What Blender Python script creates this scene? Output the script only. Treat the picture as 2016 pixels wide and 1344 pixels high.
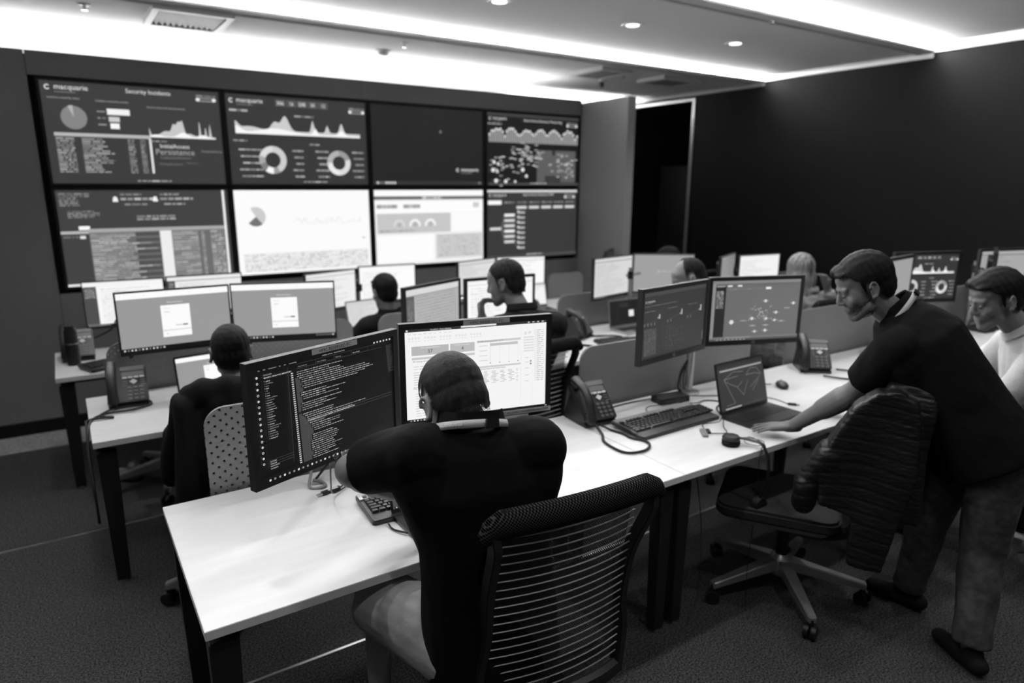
import bpy, bmesh, math, random
from mathutils import Vector, Matrix
for _o in list(bpy.data.objects): bpy.data.objects.remove(_o)
SC = bpy.context.scene
COL = SC.collection
PI = math.pi
# ---------------------------------------------------------------- camera, world, exposure
cam_d = bpy.data.cameras.new('camera'); cam = bpy.data.objects.new('camera', cam_d); COL.objects.link(cam)
_p, _y, _r = .2304, .5864, .005368
_f = Vector((math.sin(_y)*math.cos(_p), math.cos(_y)*math.cos(_p), -math.sin(_p)))
_rt = Vector((math.cos(_y), -math.sin(_y), 0)); _up = _rt.cross(_f)
_rt2 = _rt*math.cos(_r)+_up*math.sin(_r); _up2 = -_rt*math.sin(_r)+_up*math.cos(_r)
_M = Matrix((( _rt2.x, _up2.x, -_f.x, 0), (_rt2.y, _up2.y, -_f.y, 0), (_rt2.z, _up2.z, -_f.z, 1.85), (0, 0, 0, 1)))
cam.matrix_world = _M
cam_d.sensor_width = 36; cam_d.lens = 1325/2016*36; cam_d.clip_start = .02
cam_d.dof.use_dof = True; cam_d.dof.focus_distance = 1.95; cam_d.dof.aperture_fstop = 1.8
SC.camera = cam
W = bpy.data.worlds.new('world'); SC.world = W; W.use_nodes = True
W.node_tree.nodes['Background'].inputs[0].default_value = (0, 0, 0, 1)
W.node_tree.nodes['Background'].inputs[1].default_value = 0
SC.view_settings.view_transform = 'Standard'; SC.view_settings.look = 'None'
SC.view_settings.gamma = 1; SC.view_settings.use_curve_mapping = False
SC.view_settings.exposure = 0.0
COVE = 120.0          # radiance of the ceiling cove strips
SPOT = 45.0          # watts of one downlight
random.seed(4)

# ---------------------------------------------------------------- materials
def mat(name, g, rough=.6, metal=0, spec=.5, bump=None, noise=None, em=None, coat=0, alpha=None):
    m = bpy.data.materials.new(name); m.use_nodes = True
    nt = m.node_tree; b = nt.nodes['Principled BSDF']
    b.inputs['Base Color'].default_value = (g, g, g, 1)
    b.inputs['Roughness'].default_value = rough; b.inputs['Metallic'].default_value = metal
    b.inputs['Specular IOR Level'].default_value = spec
    b.inputs['Coat Weight'].default_value = coat
    if em: b.inputs['Emission Color'].default_value = (1, 1, 1, 1); b.inputs['Emission Strength'].default_value = em
    if noise or bump:
        tc = nt.nodes.new('ShaderNodeTexCoord')
    if noise:                       # (scale, low, high, stretch)
        mp = nt.nodes.new('ShaderNodeMapping'); mp.inputs['Scale'].default_value = noise[3] if len(noise) > 3 else (1, 1, 1)
        n = nt.nodes.new('ShaderNodeTexNoise'); n.inputs['Scale'].default_value = noise[0]; n.inputs['Detail'].default_value = 4
        r = nt.nodes.new('ShaderNodeValToRGB'); r.color_ramp.elements[0].position = .35; r.color_ramp.elements[1].position = .65
        r.color_ramp.elements[0].color = (noise[1],)*3+(1,); r.color_ramp.elements[1].color = (noise[2],)*3+(1,)
        nt.links.new(tc.outputs['Object'], mp.inputs[0]); nt.links.new(mp.outputs[0], n.inputs['Vector'])
        nt.links.new(n.outputs['Fac'], r.inputs[0]); nt.links.new(r.outputs[0], b.inputs['Base Color'])
    if bump:                        # (scale, strength, distance, stretch)
        mp = nt.nodes.new('ShaderNodeMapping'); mp.inputs['Scale'].default_value = bump[3] if len(bump) > 3 else (1, 1, 1)
        n = nt.nodes.new('ShaderNodeTexNoise'); n.inputs['Scale'].default_value = bump[0]; n.inputs['Detail'].default_value = 3
        bp = nt.nodes.new('ShaderNodeBump'); bp.inputs['Strength'].default_value = bump[1]; bp.inputs['Distance'].default_value = bump[2]
        nt.links.new(tc.outputs['Object'], mp.inputs[0]); nt.links.new(mp.outputs[0], n.inputs['Vector'])
        nt.links.new(n.outputs['Fac'], bp.inputs['Height']); nt.links.new(bp.outputs[0], b.inputs['Normal'])
    return m
def dots_mat(name, g, sx, sz, rad, ox=0, metal=0, rough=.5, hole=0.0, thru=True, u='X', v='Z'):
    """sheet with a staggered lattice of round punched holes, in object space"""
    m = mat(name, g, rough, metal); nt = m.node_tree; N = nt.nodes; L = nt.links
    b = N['Principled BSDF']; out = N['Material Output']
    tc = N.new('ShaderNodeTexCoord'); sp = N.new('ShaderNodeSeparateXYZ'); L.new(tc.outputs['Object'], sp.inputs[0])
    def ma(op, a, c=None, clamp=False):
        n = N.new('ShaderNodeMath'); n.operation = op
        for i, q in enumerate((a, c)):
            if q is None: continue
            if isinstance(q, (int, float)): n.inputs[i].default_value = q
            else: L.new(q, n.inputs[i])
        return n.outputs[0]
    X, Z = sp.outputs[u], sp.outputs[v]
    def lat(dx, dz):
        a = ma('SUBTRACT', ma('MODULO', ma('ADD', X, 100*sx+dx), sx), sx/2)
        c = ma('SUBTRACT', ma('MODULO', ma('ADD', Z, 100*sz+dz), sz), sz/2)
        return ma('LESS_THAN', ma('ADD', ma('MULTIPLY', a, a), ma('MULTIPLY', c, c)), rad*rad)
    h = ma('MAXIMUM', lat(0, 0), lat(sx/2, sz/2))
    mx = N.new('ShaderNodeMixShader'); L.new(h, mx.inputs[0]); L.new(b.outputs[0], mx.inputs[1])
    if thru: t = N.new('ShaderNodeBsdfTransparent')
    else:
        t = N.new('ShaderNodeBsdfDiffuse'); t.inputs[0].default_value = (hole,)*3+(1,)
    L.new(t.outputs[0], mx.inputs[2]); L.new(mx.outputs[0], out.inputs[0])
    return m
def screen_mat(name, strength):
    m = bpy.data.materials.new(name); m.use_nodes = True; nt = m.node_tree; b = nt.nodes['Principled BSDF']
    b.inputs['Base Color'].default_value = (.01, .01, .01, 1); b.inputs['Roughness'].default_value = .38
    at = nt.nodes.new('ShaderNodeAttribute'); at.attribute_name = 'Col'
    nt.links.new(at.outputs['Color'], b.inputs['Emission Color']); b.inputs['Emission Strength'].default_value = strength
    return m
def hair_mat(name, lo, hi, cover=1.0):
    """short hair that thins out towards the hairline (attribute Fade)"""
    m = mat(name, lo, .65, spec=.18, noise=(75, lo, hi, (1, 1, .3)), bump=(150, .6, .003, (1, 1, .3))); nt = m.node_tree; N = nt.nodes; L = nt.links
    at = N.new('ShaderNodeAttribute'); at.attribute_name = 'Fade'; tc = N.new('ShaderNodeTexCoord'); n = N.new('ShaderNodeTexNoise'); n.inputs['Scale'].default_value = 420
    L.new(tc.outputs['Object'], n.inputs['Vector']); r = N.new('ShaderNodeMapRange'); r.inputs[1].default_value = .3; r.inputs[2].default_value = .7; L.new(n.outputs['Fac'], r.inputs[0])
    mu = N.new('ShaderNodeMath'); mu.operation = 'MULTIPLY'; mu.inputs[1].default_value = cover; L.new(at.outputs['Fac'], mu.inputs[0])
    lt = N.new('ShaderNodeMath'); lt.operation = 'GREATER_THAN'; L.new(r.outputs[0], lt.inputs[0]); L.new(mu.outputs[0], lt.inputs[1])
    mx = N.new('ShaderNodeMixShader'); t = N.new('ShaderNodeBsdfTransparent'); L.new(lt.outputs[0], mx.inputs[0]); L.new(N['Principled BSDF'].outputs[0], mx.inputs[1]); L.new(t.outputs[0], mx.inputs[2])
    L.new(mx.outputs[0], N['Material Output'].inputs[0]); return m
M = dict(
 carpet=mat('carpet', .03, .95, spec=.1, noise=(130, .010, .085), bump=(300, .6, .004)),
 carpet_painted_light=mat('painted_light_carpet', .3, .95, spec=.1, noise=(120, .2, .45), bump=(300, .6, .004)),  # brighter colour stands in for light falling on the carpet by the wall
 strip=mat('floor_metal_strip', .75, .35, 1),
 wall=mat('grey_panel_wall', .19, .45, spec=.4),
 wall_pillar=mat('pale_grey_panel', .32, .45, spec=.4),
 wall_dark=mat('black_wall', .006, .7, spec=.12),
 wall_room=mat('room_wall', .12, .8),
 ceiling=mat('ceiling_paint', .75, .9, spec=.1),
 back_white=mat('white_wall', .6, .9),
 trim=mat('white_trim', .7, .6),
 black=mat('black_plastic', .009, .45, spec=.4),
 blackm=mat('black_matte', .006, .8, spec=.2),
 housing=mat('monitor_housing', .02, .42, spec=.5),
 metal_black=mat('black_metal', .010, .4, spec=.5),
 desk=mat('desk_laminate', .74, .38, spec=.4, noise=(4, .74, .78, (1, 6, 1))),
 desk_edge=mat('desk_edge', .6, .45),
 grey=mat('grey_paint_metal', .22, .45, .0),
 silver=mat('silver_metal', .55, .35, .9),
 chrome=mat('chrome', .75, .18, 1),
 label=mat('label_tape', .55, .6), ink=mat('label_ink', .02, .7),
 phone=mat('phone_plastic', .014, .38, spec=.5), phone_grey=mat('phone_grey_plastic', .16, .45),
 key=mat('key_caps', .02, .4), key_light=mat('phone_keys', .12, .4), white_plastic=mat('white_plastic', .7, .4),
 cable=mat('black_cable', .008, .5), paper=mat('paper', .7, .8),
 skin=mat('skin', .25, .5, spec=.35, bump=(60, .08, .002)), skin_dark=mat('skin_tan', .17, .5, spec=.35, bump=(60, .08, .002)),
 hair=hair_mat('black_hair', .0025, .007),
 hair_buzz=hair_mat('cropped_hair', .006, .018), stubble=hair_mat('stubble', .008, .02, .42),
 hair_fair=mat('fair_hair', .2, .45, noise=(50, .07, .3, (1, 1, .06)), bump=(80, .8, .006, (1, 1, .06))),
 shirt=mat('black_shirt', .005, .85, spec=.1, bump=(9, .5, .02)),
 shirt_soft=mat('charcoal_shirt', .014, .85, spec=.15, bump=(9, .5, .02)),
 shirt_white=mat('pale_shirt', .62, .8, bump=(11, .6, .02)),
 trousers=mat('light_trousers', .34, .85, bump=(12, .6, .015)),
 jeans=mat('dark_jeans', .045, .85, noise=(30, .03, .06), bump=(14, .7, .015)),
 lanyard=mat('grey_lanyard', .35, .5),
 nylon=mat('quilted_nylon', .008, .42, spec=.35, bump=(22, .7, .008, (1, 1, 2.5))),
 shirt_grey=mat('grey_striped_top', .30, .8, noise=(40, .2, .4, (.2, .2, 1))), coat=mat('coat_fabric', .010, .95, spec=.1, bump=(90, .4, .003)),
 chair_mesh=dots_mat('chair_mesh', .010, .007, .0085, .0017, rough=.5),
 roll_mesh=mat('roll_mesh', .012, .8, spec=.1),
 seat_fabric=mat('seat_fabric', .012, .9, bump=(200, .4, .002)),
 panel=dots_mat('punched_panel', .28, .04, .04, .005, rough=.5, metal=.2),
 panel_fine=dots_mat('punched_panel_fine', .28, .034, .034, .0032, rough=.5, metal=.2),
 glass=mat('dark_glass', .02, .08, spec=.6),
 scr=screen_mat('screen', 1.0), scr_wall=screen_mat('wall_screen', 1.0),
 led_low=mat('ledge_led', 1, em=22.0), led=mat('cove_led', 1, em=COVE), lamp=mat('lamp_disc', 1, em=2.0), dimled=mat('tiny_led', 1, em=3.0),
)
# ---------------------------------------------------------------- mesh building
class MB:
    def __init__(s): s.v = []; s.f = []; s.c = []; s.T = Matrix.Identity(4)
    def add(s, vs, fs, col=None):
        n = len(s.v); s.v += [s.T @ Vector(v) for v in vs]; s.f += [tuple(i+n for i in f) for f in fs]; s.c += [col]*len(fs); return s
    def box(s, x0, x1, y0, y1, z0, z1, R=None):
        vs = [(x, y, z) for x in (x0, x1) for y in (y0, y1) for z in (z0, z1)]
        if R is not None: vs = [R @ Vector(v) for v in vs]
        return s.add(vs, [(0, 1, 3, 2), (4, 6, 7, 5), (0, 4, 5, 1), (2, 3, 7, 6), (0, 2, 6, 4), (1, 5, 7, 3)])
    def cbox(s, c, d, R=None):
        T = Matrix.Translation(Vector(c)) @ (R.to_4x4() if R is not None else Matrix.Identity(4))
        return s.box(-d[0]/2, d[0]/2, -d[1]/2, d[1]/2, -d[2]/2, d[2]/2, T)
    def prism(s, poly, z0, z1, axis='Z'):
        n = len(poly)
        def P(a, b, c):
            return {'Z': (a, b, c), 'Y': (a, c, b), 'X': (c, a, b)}[axis]
        vs = [P(a, b, z0) for a, b in poly]+[P(a, b, z1) for a, b in poly]
        fs = [tuple(range(n))[::-1], tuple(range(n, 2*n))]+[(i, (i+1) % n, n+(i+1) % n, n+i) for i in range(n)]
        return s.add(vs, fs)
    def rbox(s, x0, x1, y0, y1, z0, z1, r=.01, axis='Z', k=4):
        a = [(x0, x1, y0, y1), (z0, z1)] if axis == 'Z' else ([(x0, x1, z0, z1), (y0, y1)] if axis == 'Y' else [(y0, y1, z0, z1), (x0, x1)])
        (p, q, u, w), (lo, hi) = a
        return s.prism(rr(p, q, u, w, r, k), lo, hi, axis)
    def tube(s, pts, r, n=8, cap=True, flat=1.0):
        pts = [Vector(p) for p in pts]; m = len(pts); rad = r if isinstance(r, (list, tuple)) else [r]*m
        vs = []; up = None
        for i, p in enumerate(pts):
            t = (pts[min(i+1, m-1)]-pts[max(i-1, 0)])
            t = t.normalized() if t.length > 1e-9 else Vector((0, 0, 1))
            if up is None: up = t.orthogonal().normalized() if abs(t.z) > .9 else Vector((0, 0, 1))
            a = up-t*up.dot(t); a = a.normalized() if a.length > 1e-6 else t.orthogonal().normalized(); up = a; b = t.cross(a)
            for k in range(n):
                th = 2*PI*k/n; vs.append(p+(b*math.cos(th)+a*math.sin(th)*flat)*rad[i])
        fs = [(i*n+k, i*n+(k+1) % n, (i+1)*n+(k+1) % n, (i+1)*n+k) for i in range(m-1) for k in range(n)]
        if cap: fs += [tuple(range(n))[::-1], tuple(range((m-1)*n, m*n))]
        return s.add(vs, fs)
    def cyl(s, p, q, r1, r2=None, n=20): return s.tube([p, q], [r1, r1 if r2 is None else r2], n)
    def lathe(s, prof, c=(0, 0, 0), n=24):
        vs = []; m = len(prof)
        for r, z in prof:
            for k in range(n): vs.append((c[0]+r*math.cos(2*PI*k/n), c[1]+r*math.sin(2*PI*k/n), c[2]+z))
        fs = [(i*n+k, i*n+(k+1) % n, (i+1)*n+(k+1) % n, (i+1)*n+k) for i in range(m-1) for k in range(n)]
        fs += [tuple(range(n))[::-1], tuple(range((m-1)*n, m*n))]
        return s.add(vs, fs)
    def ell(s, c, r, R=None, n=14):
        R = R if R is not None else Matrix.Identity(3); c = Vector(c); vs = [c+R @ Vector((0, 0, r[2]))]
        k2 = n//2+2
        for i in range(1, k2):
            ph = PI*i/k2
            for k in range(n):
                th = 2*PI*k/n; vs.append(c+R @ Vector((r[0]*math.sin(ph)*math.cos(th), r[1]*math.sin(ph)*math.sin(th), r[2]*math.cos(ph))))
        vs.append(c-R @ Vector((0, 0, r[2]))); fs = [(0, 1+k, 1+(k+1) % n) for k in range(n)]
        for i in range(k2-2):
            for k in range(n): a = 1+i*n; fs.append((a+k, a+n+k, a+n+(k+1) % n, a+(k+1) % n))
        a = 1+(k2-2)*n; fs += [(a+k, len(vs)-1, a+(k+1) % n) for k in range(n)]
        return s.add(vs, fs)
    def cap(s, p, q, r1, r2, n=14):
        """tapered capsule"""
        p, q = Vector(p), Vector(q); d = (q-p); L = d.length; t = d/L if L > 1e-6 else Vector((0, 0, 1)); pts = []; rs = []
        for i in range(5): a = PI/2*(1-i/4); pts.append(p-t*r1*math.sin(a)); rs.append(max(r1*math.cos(a), r1*.02))
        for i in range(5): a = PI/2*i/4; pts.append(q+t*r2*math.sin(a)); rs.append(max(r2*math.cos(a), r2*.02))
        return s.tube(pts, rs, n)
    def mesh(s, name):
        me = bpy.data.meshes.new(name); me.from_pydata([tuple(v) for v in s.v], [], s.f); me.update()
        return me
def rr(x0, x1, y0, y1, r, k=4):
    r = min(r, (x1-x0)/2*.999, (y1-y0)/2*.999); P = []
    for cx, cy, a0 in ((x1-r, y0+r, -90), (x1-r, y1-r, 0), (x0+r, y1-r, 90), (x0+r, y0+r, 180)):
        for i in range(k+1): a = math.radians(a0+90*i/k); P.append((cx+r*math.cos(a), cy+r*math.sin(a)))
    return P
def build(name, mb, material, parent=None, smooth=False, bevel=0, fix=True):
    me = mb.mesh(name)
    if fix or bevel or smooth:
        bm = bmesh.new(); bm.from_mesh(me)
        bmesh.ops.recalc_face_normals(bm, faces=bm.faces)
        if bevel:
            es = [e for e in bm.edges if len(e.link_faces) == 2 and e.calc_face_angle(0) > .6]
            bmesh.ops.bevel(bm, geom=es, offset=bevel, segments=2, affect='EDGES', clamp_overlap=True)
        if smooth:
            for f in bm.faces: f.smooth = True
            for e in bm.edges:
                if len(e.link_faces) == 2 and e.calc_face_angle(0) > .7: e.smooth = False
        bm.to_mesh(me); bm.free()
    me.materials.append(M[material] if isinstance(material, str) else material)
    o = bpy.data.objects.new(name, me); COL.objects.link(o)
    if parent is not None: o.parent = parent
    return o
def tag(o, label=None, cat=None, group=None, kind=None):
    if label: o['label'] = label
    if cat: o['category'] = cat
    if group: o['group'] = group
    if kind: o['kind'] = kind
    return o
def thing(name, label, cat, loc=(0, 0, 0), rz=0, group=None):
    o = bpy.data.objects.new(name, None); COL.objects.link(o); o.empty_display_size = .05
    o.location = loc; o.rotation_euler = (0, 0, math.radians(rz)); return tag(o, label, cat, group)
def dup(root, loc, rz=0, label=None, group=None):
    def cp(o, par):
        c = o.copy(); COL.objects.link(c)
        if par is not None: c.parent = par
        for ch in [q for q in ALL(o)]: cp(ch, c)
        return c
    r = cp(root, None); r.location = loc; r.rotation_euler = (0, 0, math.radians(rz))
    if label: r['label'] = label
    if group: r['group'] = group
    return r
def ALL(o): return list(o.children)
def struct(name, mb, material, parent=None, **k):
    o = build(name, mb, material, parent, **k)
    if parent is None: o['kind'] = 'structure'
    return o
# text outlines as flat meshes
_tc = {}
def text_mesh(s):
    if s in _tc: return _tc[s]
    cu = bpy.data.curves.new('t', 'FONT'); cu.body = s; cu.size = 1; cu.resolution_u = 2
    o = bpy.data.objects.new('t', cu); COL.objects.link(o)
    bpy.context.view_layer.update()
    me = o.to_mesh(); vs = [tuple(v.co) for v in me.vertices]; fs = [tuple(p.vertices) for p in me.polygons]
    w = max([v[0] for v in vs] or [1]); o.to_mesh_clear(); bpy.data.objects.remove(o); bpy.data.curves.remove(cu)
    _tc[s] = (vs, fs, w); return _tc[s]
class Paint:
    """a picture shown on a screen: u to the right, v downwards, both 0..1, grey values as displayed"""
    def __init__(s, w, h, bg): s.w = w; s.h = h; s.m = MB(); s.L = 0; s.rect(0, 0, 1, 1, bg)
    def lin(s, g): return g/12.92 if g <= .04 else ((g+.055)/1.055)**2.4
    def P(s, u, v): return (u*s.w-s.w/2, -.00012*s.L, s.h/2-v*s.h)
    def poly(s, pts, g, up=1):
        s.m.add([s.P(*p) for p in pts], [tuple(range(len(pts)))], s.lin(g))
    def rect(s, u0, v0, u1, v1, g): s.L += 1; s.poly([(u0, v0), (u1, v0), (u1, v1), (u0, v1)][::-1], g)
    def circ(s, u, v, r, g, a0=0, a1=360, r2=0, n=24):
        s.L += 1; k = s.h/s.w
        A = [math.radians(a0+(a1-a0)*i/n) for i in range(n+1)]
        for i in range(n):
            a, b = A[i], A[i+1]
            q = [(u+r*k*math.cos(a), v-r*math.sin(a)), (u+r*k*math.cos(b), v-r*math.sin(b))]
            if r2: q += [(u+r2*k*math.cos(b), v-r2*math.sin(b)), (u+r2*k*math.cos(a), v-r2*math.sin(a))]
            else: q += [(u, v)]
            s.poly(q, g)
    def line(s, u0, v0, u1, v1, g, t=.004):
        s.L += 1; k = s.h/s.w; dx, dy = (u1-u0)/k, v1-v0; L = math.hypot(dx, dy) or 1; nx, ny = -dy/L*t/2*k, dx/L*t/2
        s.poly([(u0+nx, v0+ny), (u1+nx, v1+ny), (u1-nx, v1-ny), (u0-nx, v0-ny)], g)
    def text(s, u, v, t, size, g, align='l'):
        """size = cap height as a fraction of the screen height"""
        s.L += 1; vs, fs, w = text_mesh(t); sz = size*s.h/.7; x0 = u*s.w-s.w/2-(w*sz*(.5 if align == 'c' else (1 if align == 'r' else 0)))
        z0 = s.h/2-v*s.h
        s.m.add([(x0+a*sz, -.00012*s.L, z0+b*sz) for a, b, c in vs], fs, s.lin(g))
    def words(s, u, v, u1, size, g, rnd, wl=(.01, .05), gap=.008):
        """a line of print too small to read"""
        s.L += 1
        while u < u1:
            w = min(rnd.uniform(*wl), u1-u); s.poly([(u, v), (u+w, v), (u+w, v+size), (u, v+size)][::-1], g*rnd.uniform(.7, 1)); u += w+gap
    def build(s, parent, material='scr', name='screen', y=0, loc=None):
        me = s.m.mesh(name); ca = me.color_attributes.new('Col', 'FLOAT_COLOR', 'CORNER'); i = 0
        for p, c in zip(me.polygons, s.m.c):
            for _ in p.vertices:
                ca.data[i].color = (c, c, c, 1); i += 1
        me.materials.append(M[material]); o = bpy.data.objects.new(name, me); COL.objects.link(o); o.parent = parent
        o.location = loc or (0, y, 0); return o
# ================================================================ the room
XL, XR, YN, YB = -3.4, 7.0, -3.2, 7.58
struct('floor', MB().box(XL, 9.6, YN, YB+.3, -.1, 0), 'carpet')
struct('trim_1', MB().box(XL, XR, 5.56, 5.93, 0, .004), 'carpet_painted_light')['label'] = 'painted light on the carpet along the video wall'
for i, y in enumerate((2.37, 4.02)):
    struct('trim_%d' % (i+2), MB().box(XL, XR, y-.006, y+.006, 0, .002), 'strip')
# joinery wall that carries the displays
wm = MB()
for x0, x1, z0, z1 in ((XL, -.068, .1, 2.725), (-.064, 2.353, 2.565, 2.725), (2.357, 4.842, 2.565, 2.725),
                       (-.064, 2.353, .1, 1.035), (2.357, 4.842, .1, 1.035)):
    wm.box(x0, x1, 5.95, 5.99, z0, z1)
w = struct('wall_back', wm, 'wall')
build('recess_lining', MB().box(-.064, 4.842, 6.02, 6.05, 1.0, 2.6).box(-.066, -.06, 5.96, 6.03, 1.0, 2.6).box(-.06, 4.842, 5.96, 6.03, 2.562, 2.565).box(-.06, 4.842, 5.96, 6.03, 1.033, 1.036), 'blackm', w)
build('inner_frame', MB().box(XL, 4.842, 5.99, 6.02, .0, 1.03).box(XL, -.07, 5.99, 6.05, .0, 2.70).box(-.07, 4.842, 5.99, 6.05, 2.57, 2.70), 'blackm', w)
build('shelf_top', MB().box(XL, 4.842, 6.05, YB, 2.62, 2.66), 'back_white', w)
struct('baseboard_back', MB().box(XL, 4.84, 5.935, 5.96, 0, .1), 'blackm')
struct('wall_end', MB().box(4.846, 4.95, 5.23, YB, 0, 2.70), 'wall_pillar')
struct('wall_rear', MB().box(XL, 7.1, YB, YB+.1, 0, 3.2), 'back_white')
wr = MB().box(XR, XR+.1, YN, 6.34, 0, 3.06).box(XR, XR+.1, 6.34, YB, 2.93, 3.06)
struct('wall_right', wr, 'wall_dark')
struct('wall_right', MB().box(XR-.02, XR+.1, YN, YB, 3.06, 3.3), 'trim')
struct('wall_left', MB().box(XL-.1, XL, YN, YB, 0, 3.3), 'wall_room')
struct('wall_near', MB().box(XL, XR, YN-.1, YN, 0, 3.3), 'wall_room')
struct('wall_server_room', MB().box(9.5, 9.6, 5.2, YB+.3, 0, 3.2).box(XR+.1, 9.6, 5.1, 5.2, 0, 3.2).box(XR, 9.6, YB+.1, YB+.2, 0, 3.2).box(XR, 9.6, 5.2, YB+.2, 3.1, 3.2), 'blackm')
# ceiling in three stepped panels
ZC = (3.007, 3.066, 3.14)
cp = MB().box(XL, XR, 5.27, YB, ZC[0], ZC[0]+.018)
struct('ceiling', cp, 'ceiling')
struct('ceiling', MB().box(XL, XR, 3.43, 5.42, ZC[1], ZC[1]+.018), 'ceiling')
struct('ceiling', MB().box(XL, XR, YN, 3.58, ZC[2], ZC[2]+.02), 'ceiling')
struct('trim_4', MB().box(XR-.03, XR-.004, 5.27, YB, ZC[0]-.045, ZC[0]-.012), 'trim')
struct('trim_5', MB().box(XR-.03, XR-.004, 3.43, 5.26, ZC[1]-.055, ZC[1]-.015), 'trim')
struct('trim_6', MB().box(XR-.03, XR-.004, YN, 3.42, ZC[2]-.055, ZC[2]-.015), 'trim')
for k, (y, z0, z1) in enumerate(((5.285, ZC[0]+.019, ZC[1]-.002), (3.445, ZC[1]+.019, ZC[2]-.002))):
    o = build('cove_light_strip', MB().box(XL, XR-.03, y, y+.006, z0, z1), 'led')
    tag(o, ['bright cove light strip in the ceiling step nearer the video wall', 'bright cove light strip in the ceiling step nearer the camera'][k], 'light')
    struct('trim_%d' % (7+k), MB().box(XL, XR, y+.1, y+.13, z0-.03, z1+.005), 'back_white')
for y_, lab in ((6.5, 'hidden light strip on top of the video wall, the one nearer its front edge'), (7.2, 'hidden light strip on top of the video wall, the one nearer the rear wall')):
    o = build('cove_light_strip', MB().box(XL, 4.8, y_, y_+.06, 2.665, 2.672), 'led_low')
    tag(o, lab, 'light')
o = build('cove_light_strip', MB().box(4.98, 6.9, 7.48, 7.54, 2.82, 2.825), 'led')
tag(o, 'hidden light strip washing the ceiling by the server room doorway', 'light')
struct('trim_9', MB().box(4.95, XR, 7.42, YB, 2.79, 2.82).box(4.95, XR, 7.41, 7.42, 2.79, 2.86), 'wall_dark')

# recessed downlights
dl = thing('downlight', 'x', 'ceiling light')
build('trim_ring', MB().lathe([(.052, -.001), (.085, -.004), (.088, 0), (.05, .001)], n=28), 'white_plastic', dl, smooth=True)
build('lamp_lens', MB().lathe([(.002, -.0070), (.05, -.0070), (.051, -.0045), (.002, -.0045)], n=24), 'lamp', dl)
def spot(o, power):
    l = bpy.data.lights.new('downlight_lamp', 'SPOT'); l.energy = power; l.spot_size = math.radians(118); l.spot_blend = .8; l.shadow_soft_size = .05
    q = bpy.data.objects.new('downlight_lamp', l); COL.objects.link(q); q.parent = o; q.location = (0, 0, -.02)
first = True
DLP = [(x, 4.24, ZC[1], 1.0) for x in (.22, 1.46, 2.70, 3.94, 5.17)]+[(x, y, ZC[2], 1.0) for y in (1.9, .3) for x in (.22, 1.46, 2.70, 3.94, 5.17, 6.4)]+[(x, -1.5, ZC[2], .6) for x in (.22, 2.7, 5.17)]
for i, (x, y, z, s_) in enumerate(DLP):
    o = dl if first else dup(dl, (0, 0, 0)); first = False
    o.location = (x, y, z-.001)
    nm = {0: 'sixth', 1: 'fifth', 2: 'leftmost visible', 3: 'middle', 4: 'right-hand'}
    if y == 4.24:
        o['label'] = ['recessed downlight above the left end of the second desk row', 'recessed downlight above the second desk row, left of centre', 'recessed downlight cut off by the top edge of the picture',
                      'recessed downlight in the middle ceiling panel, the left of two lit ones', 'recessed downlight in the middle ceiling panel, the right of two lit ones', ''][i]
    else: o['label'] = 'recessed downlight in the near ceiling panel overhead'
    o['group'] = 'recessed downlights'
for i, (x, y, z, s_) in enumerate(DLP):
    pass
_dl = [o for o in COL.objects if o.type == 'EMPTY' and o.name.startswith('downlight')]
for o, (x, y, z, s_) in zip(_dl, DLP): spot(o, SPOT*s_)
# air grilles: square frame standing a little below the ceiling, slats across
def grille(x0, x1, y0, y1, z, label, n=11):
    cx, cy = (x0+x1)/2, (y0+y1)/2; t = thing('air_grille', label, 'air vent', (cx, cy, z), 0, 'ceiling air grilles')
    a, b = (x1-x0)/2, (y1-y0)/2
    f = MB()
    for q in ((-a, a, -b, -b+.045), (-a, a, b-.045, b), (-a, -a+.045, -b+.045, b-.045), (a-.045, a, -b+.045, b-.045)): f.box(*q, -.038, -.001)
    build('frame', f, 'white_plastic', t)
    s = MB(); R = Matrix.Rotation(math.radians(38), 3, 'Y')
    for i in range(n):
        x = -a+.07+(2*a-.14)*i/(n-1); s.cbox((x, 0, -.024), (.034, 2*b-.09, .003), R)
    build('slats', s, 'phone_grey', t); build('backing', MB().box(-a+.04, a-.04, -b+.04, b-.04, -.0015, -.0008), 'blackm', t)
k = (ZC[0]-1.85)/(2.76-1.85)
grille(.54*k, .95*k, 4.22*k, 4.68*k, ZC[0], 'louvred air grille in the ceiling at the top left')
grille(3.72*k, 4.05*k, 4.33*k, 4.76*k, ZC[0], 'louvred air grille in the ceiling beside the dome camera', 9)
grille(4.46*k, 4.90*k, 4.38*k, 4.72*k, ZC[0], 'louvred air grille in the ceiling nearest the black wall', 9)
o = thing('smoke_detector', 'round smoke detector on the ceiling above the third and fourth displays', 'smoke detector', (2.05*k, 4.75*k, ZC[0]-.001))
build('base', MB().lathe([(.07, 0), (.07, -.012), (.055, -.016)], n=28), 'white_plastic', o, smooth=True)
build('sensor_dome', MB().lathe([(.05, -.016), (.05, -.03), (.035, -.045), (.004, -.048)], n=28), 'white_plastic', o, smooth=True)
def sprinkler(x, y, z, label):
    o = thing('sprinkler_head', label, 'sprinkler', (x, y, z-.001), 0, 'small ceiling fittings')
    build('collar', MB().lathe([(.035, 0), (.035, -.006), (.012, -.012)], n=20), 'white_plastic', o, smooth=True)
    build('nozzle', MB().lathe([(.009, -.01), (.009, -.035), (.02, -.036), (.02, -.039), (.002, -.04)], n=16), 'chrome', o, smooth=True)
sprinkler(.247*k, 4.473*k, ZC[0], 'small ceiling fitting left of the top left air grille')
sprinkler(2.06*k, 4.42*k, ZC[0], 'small ceiling fitting beside the smoke detector')
sprinkler(4.144*k, 4.546*k, ZC[0], 'shiny ceiling fitting between the two air grilles')
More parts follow.
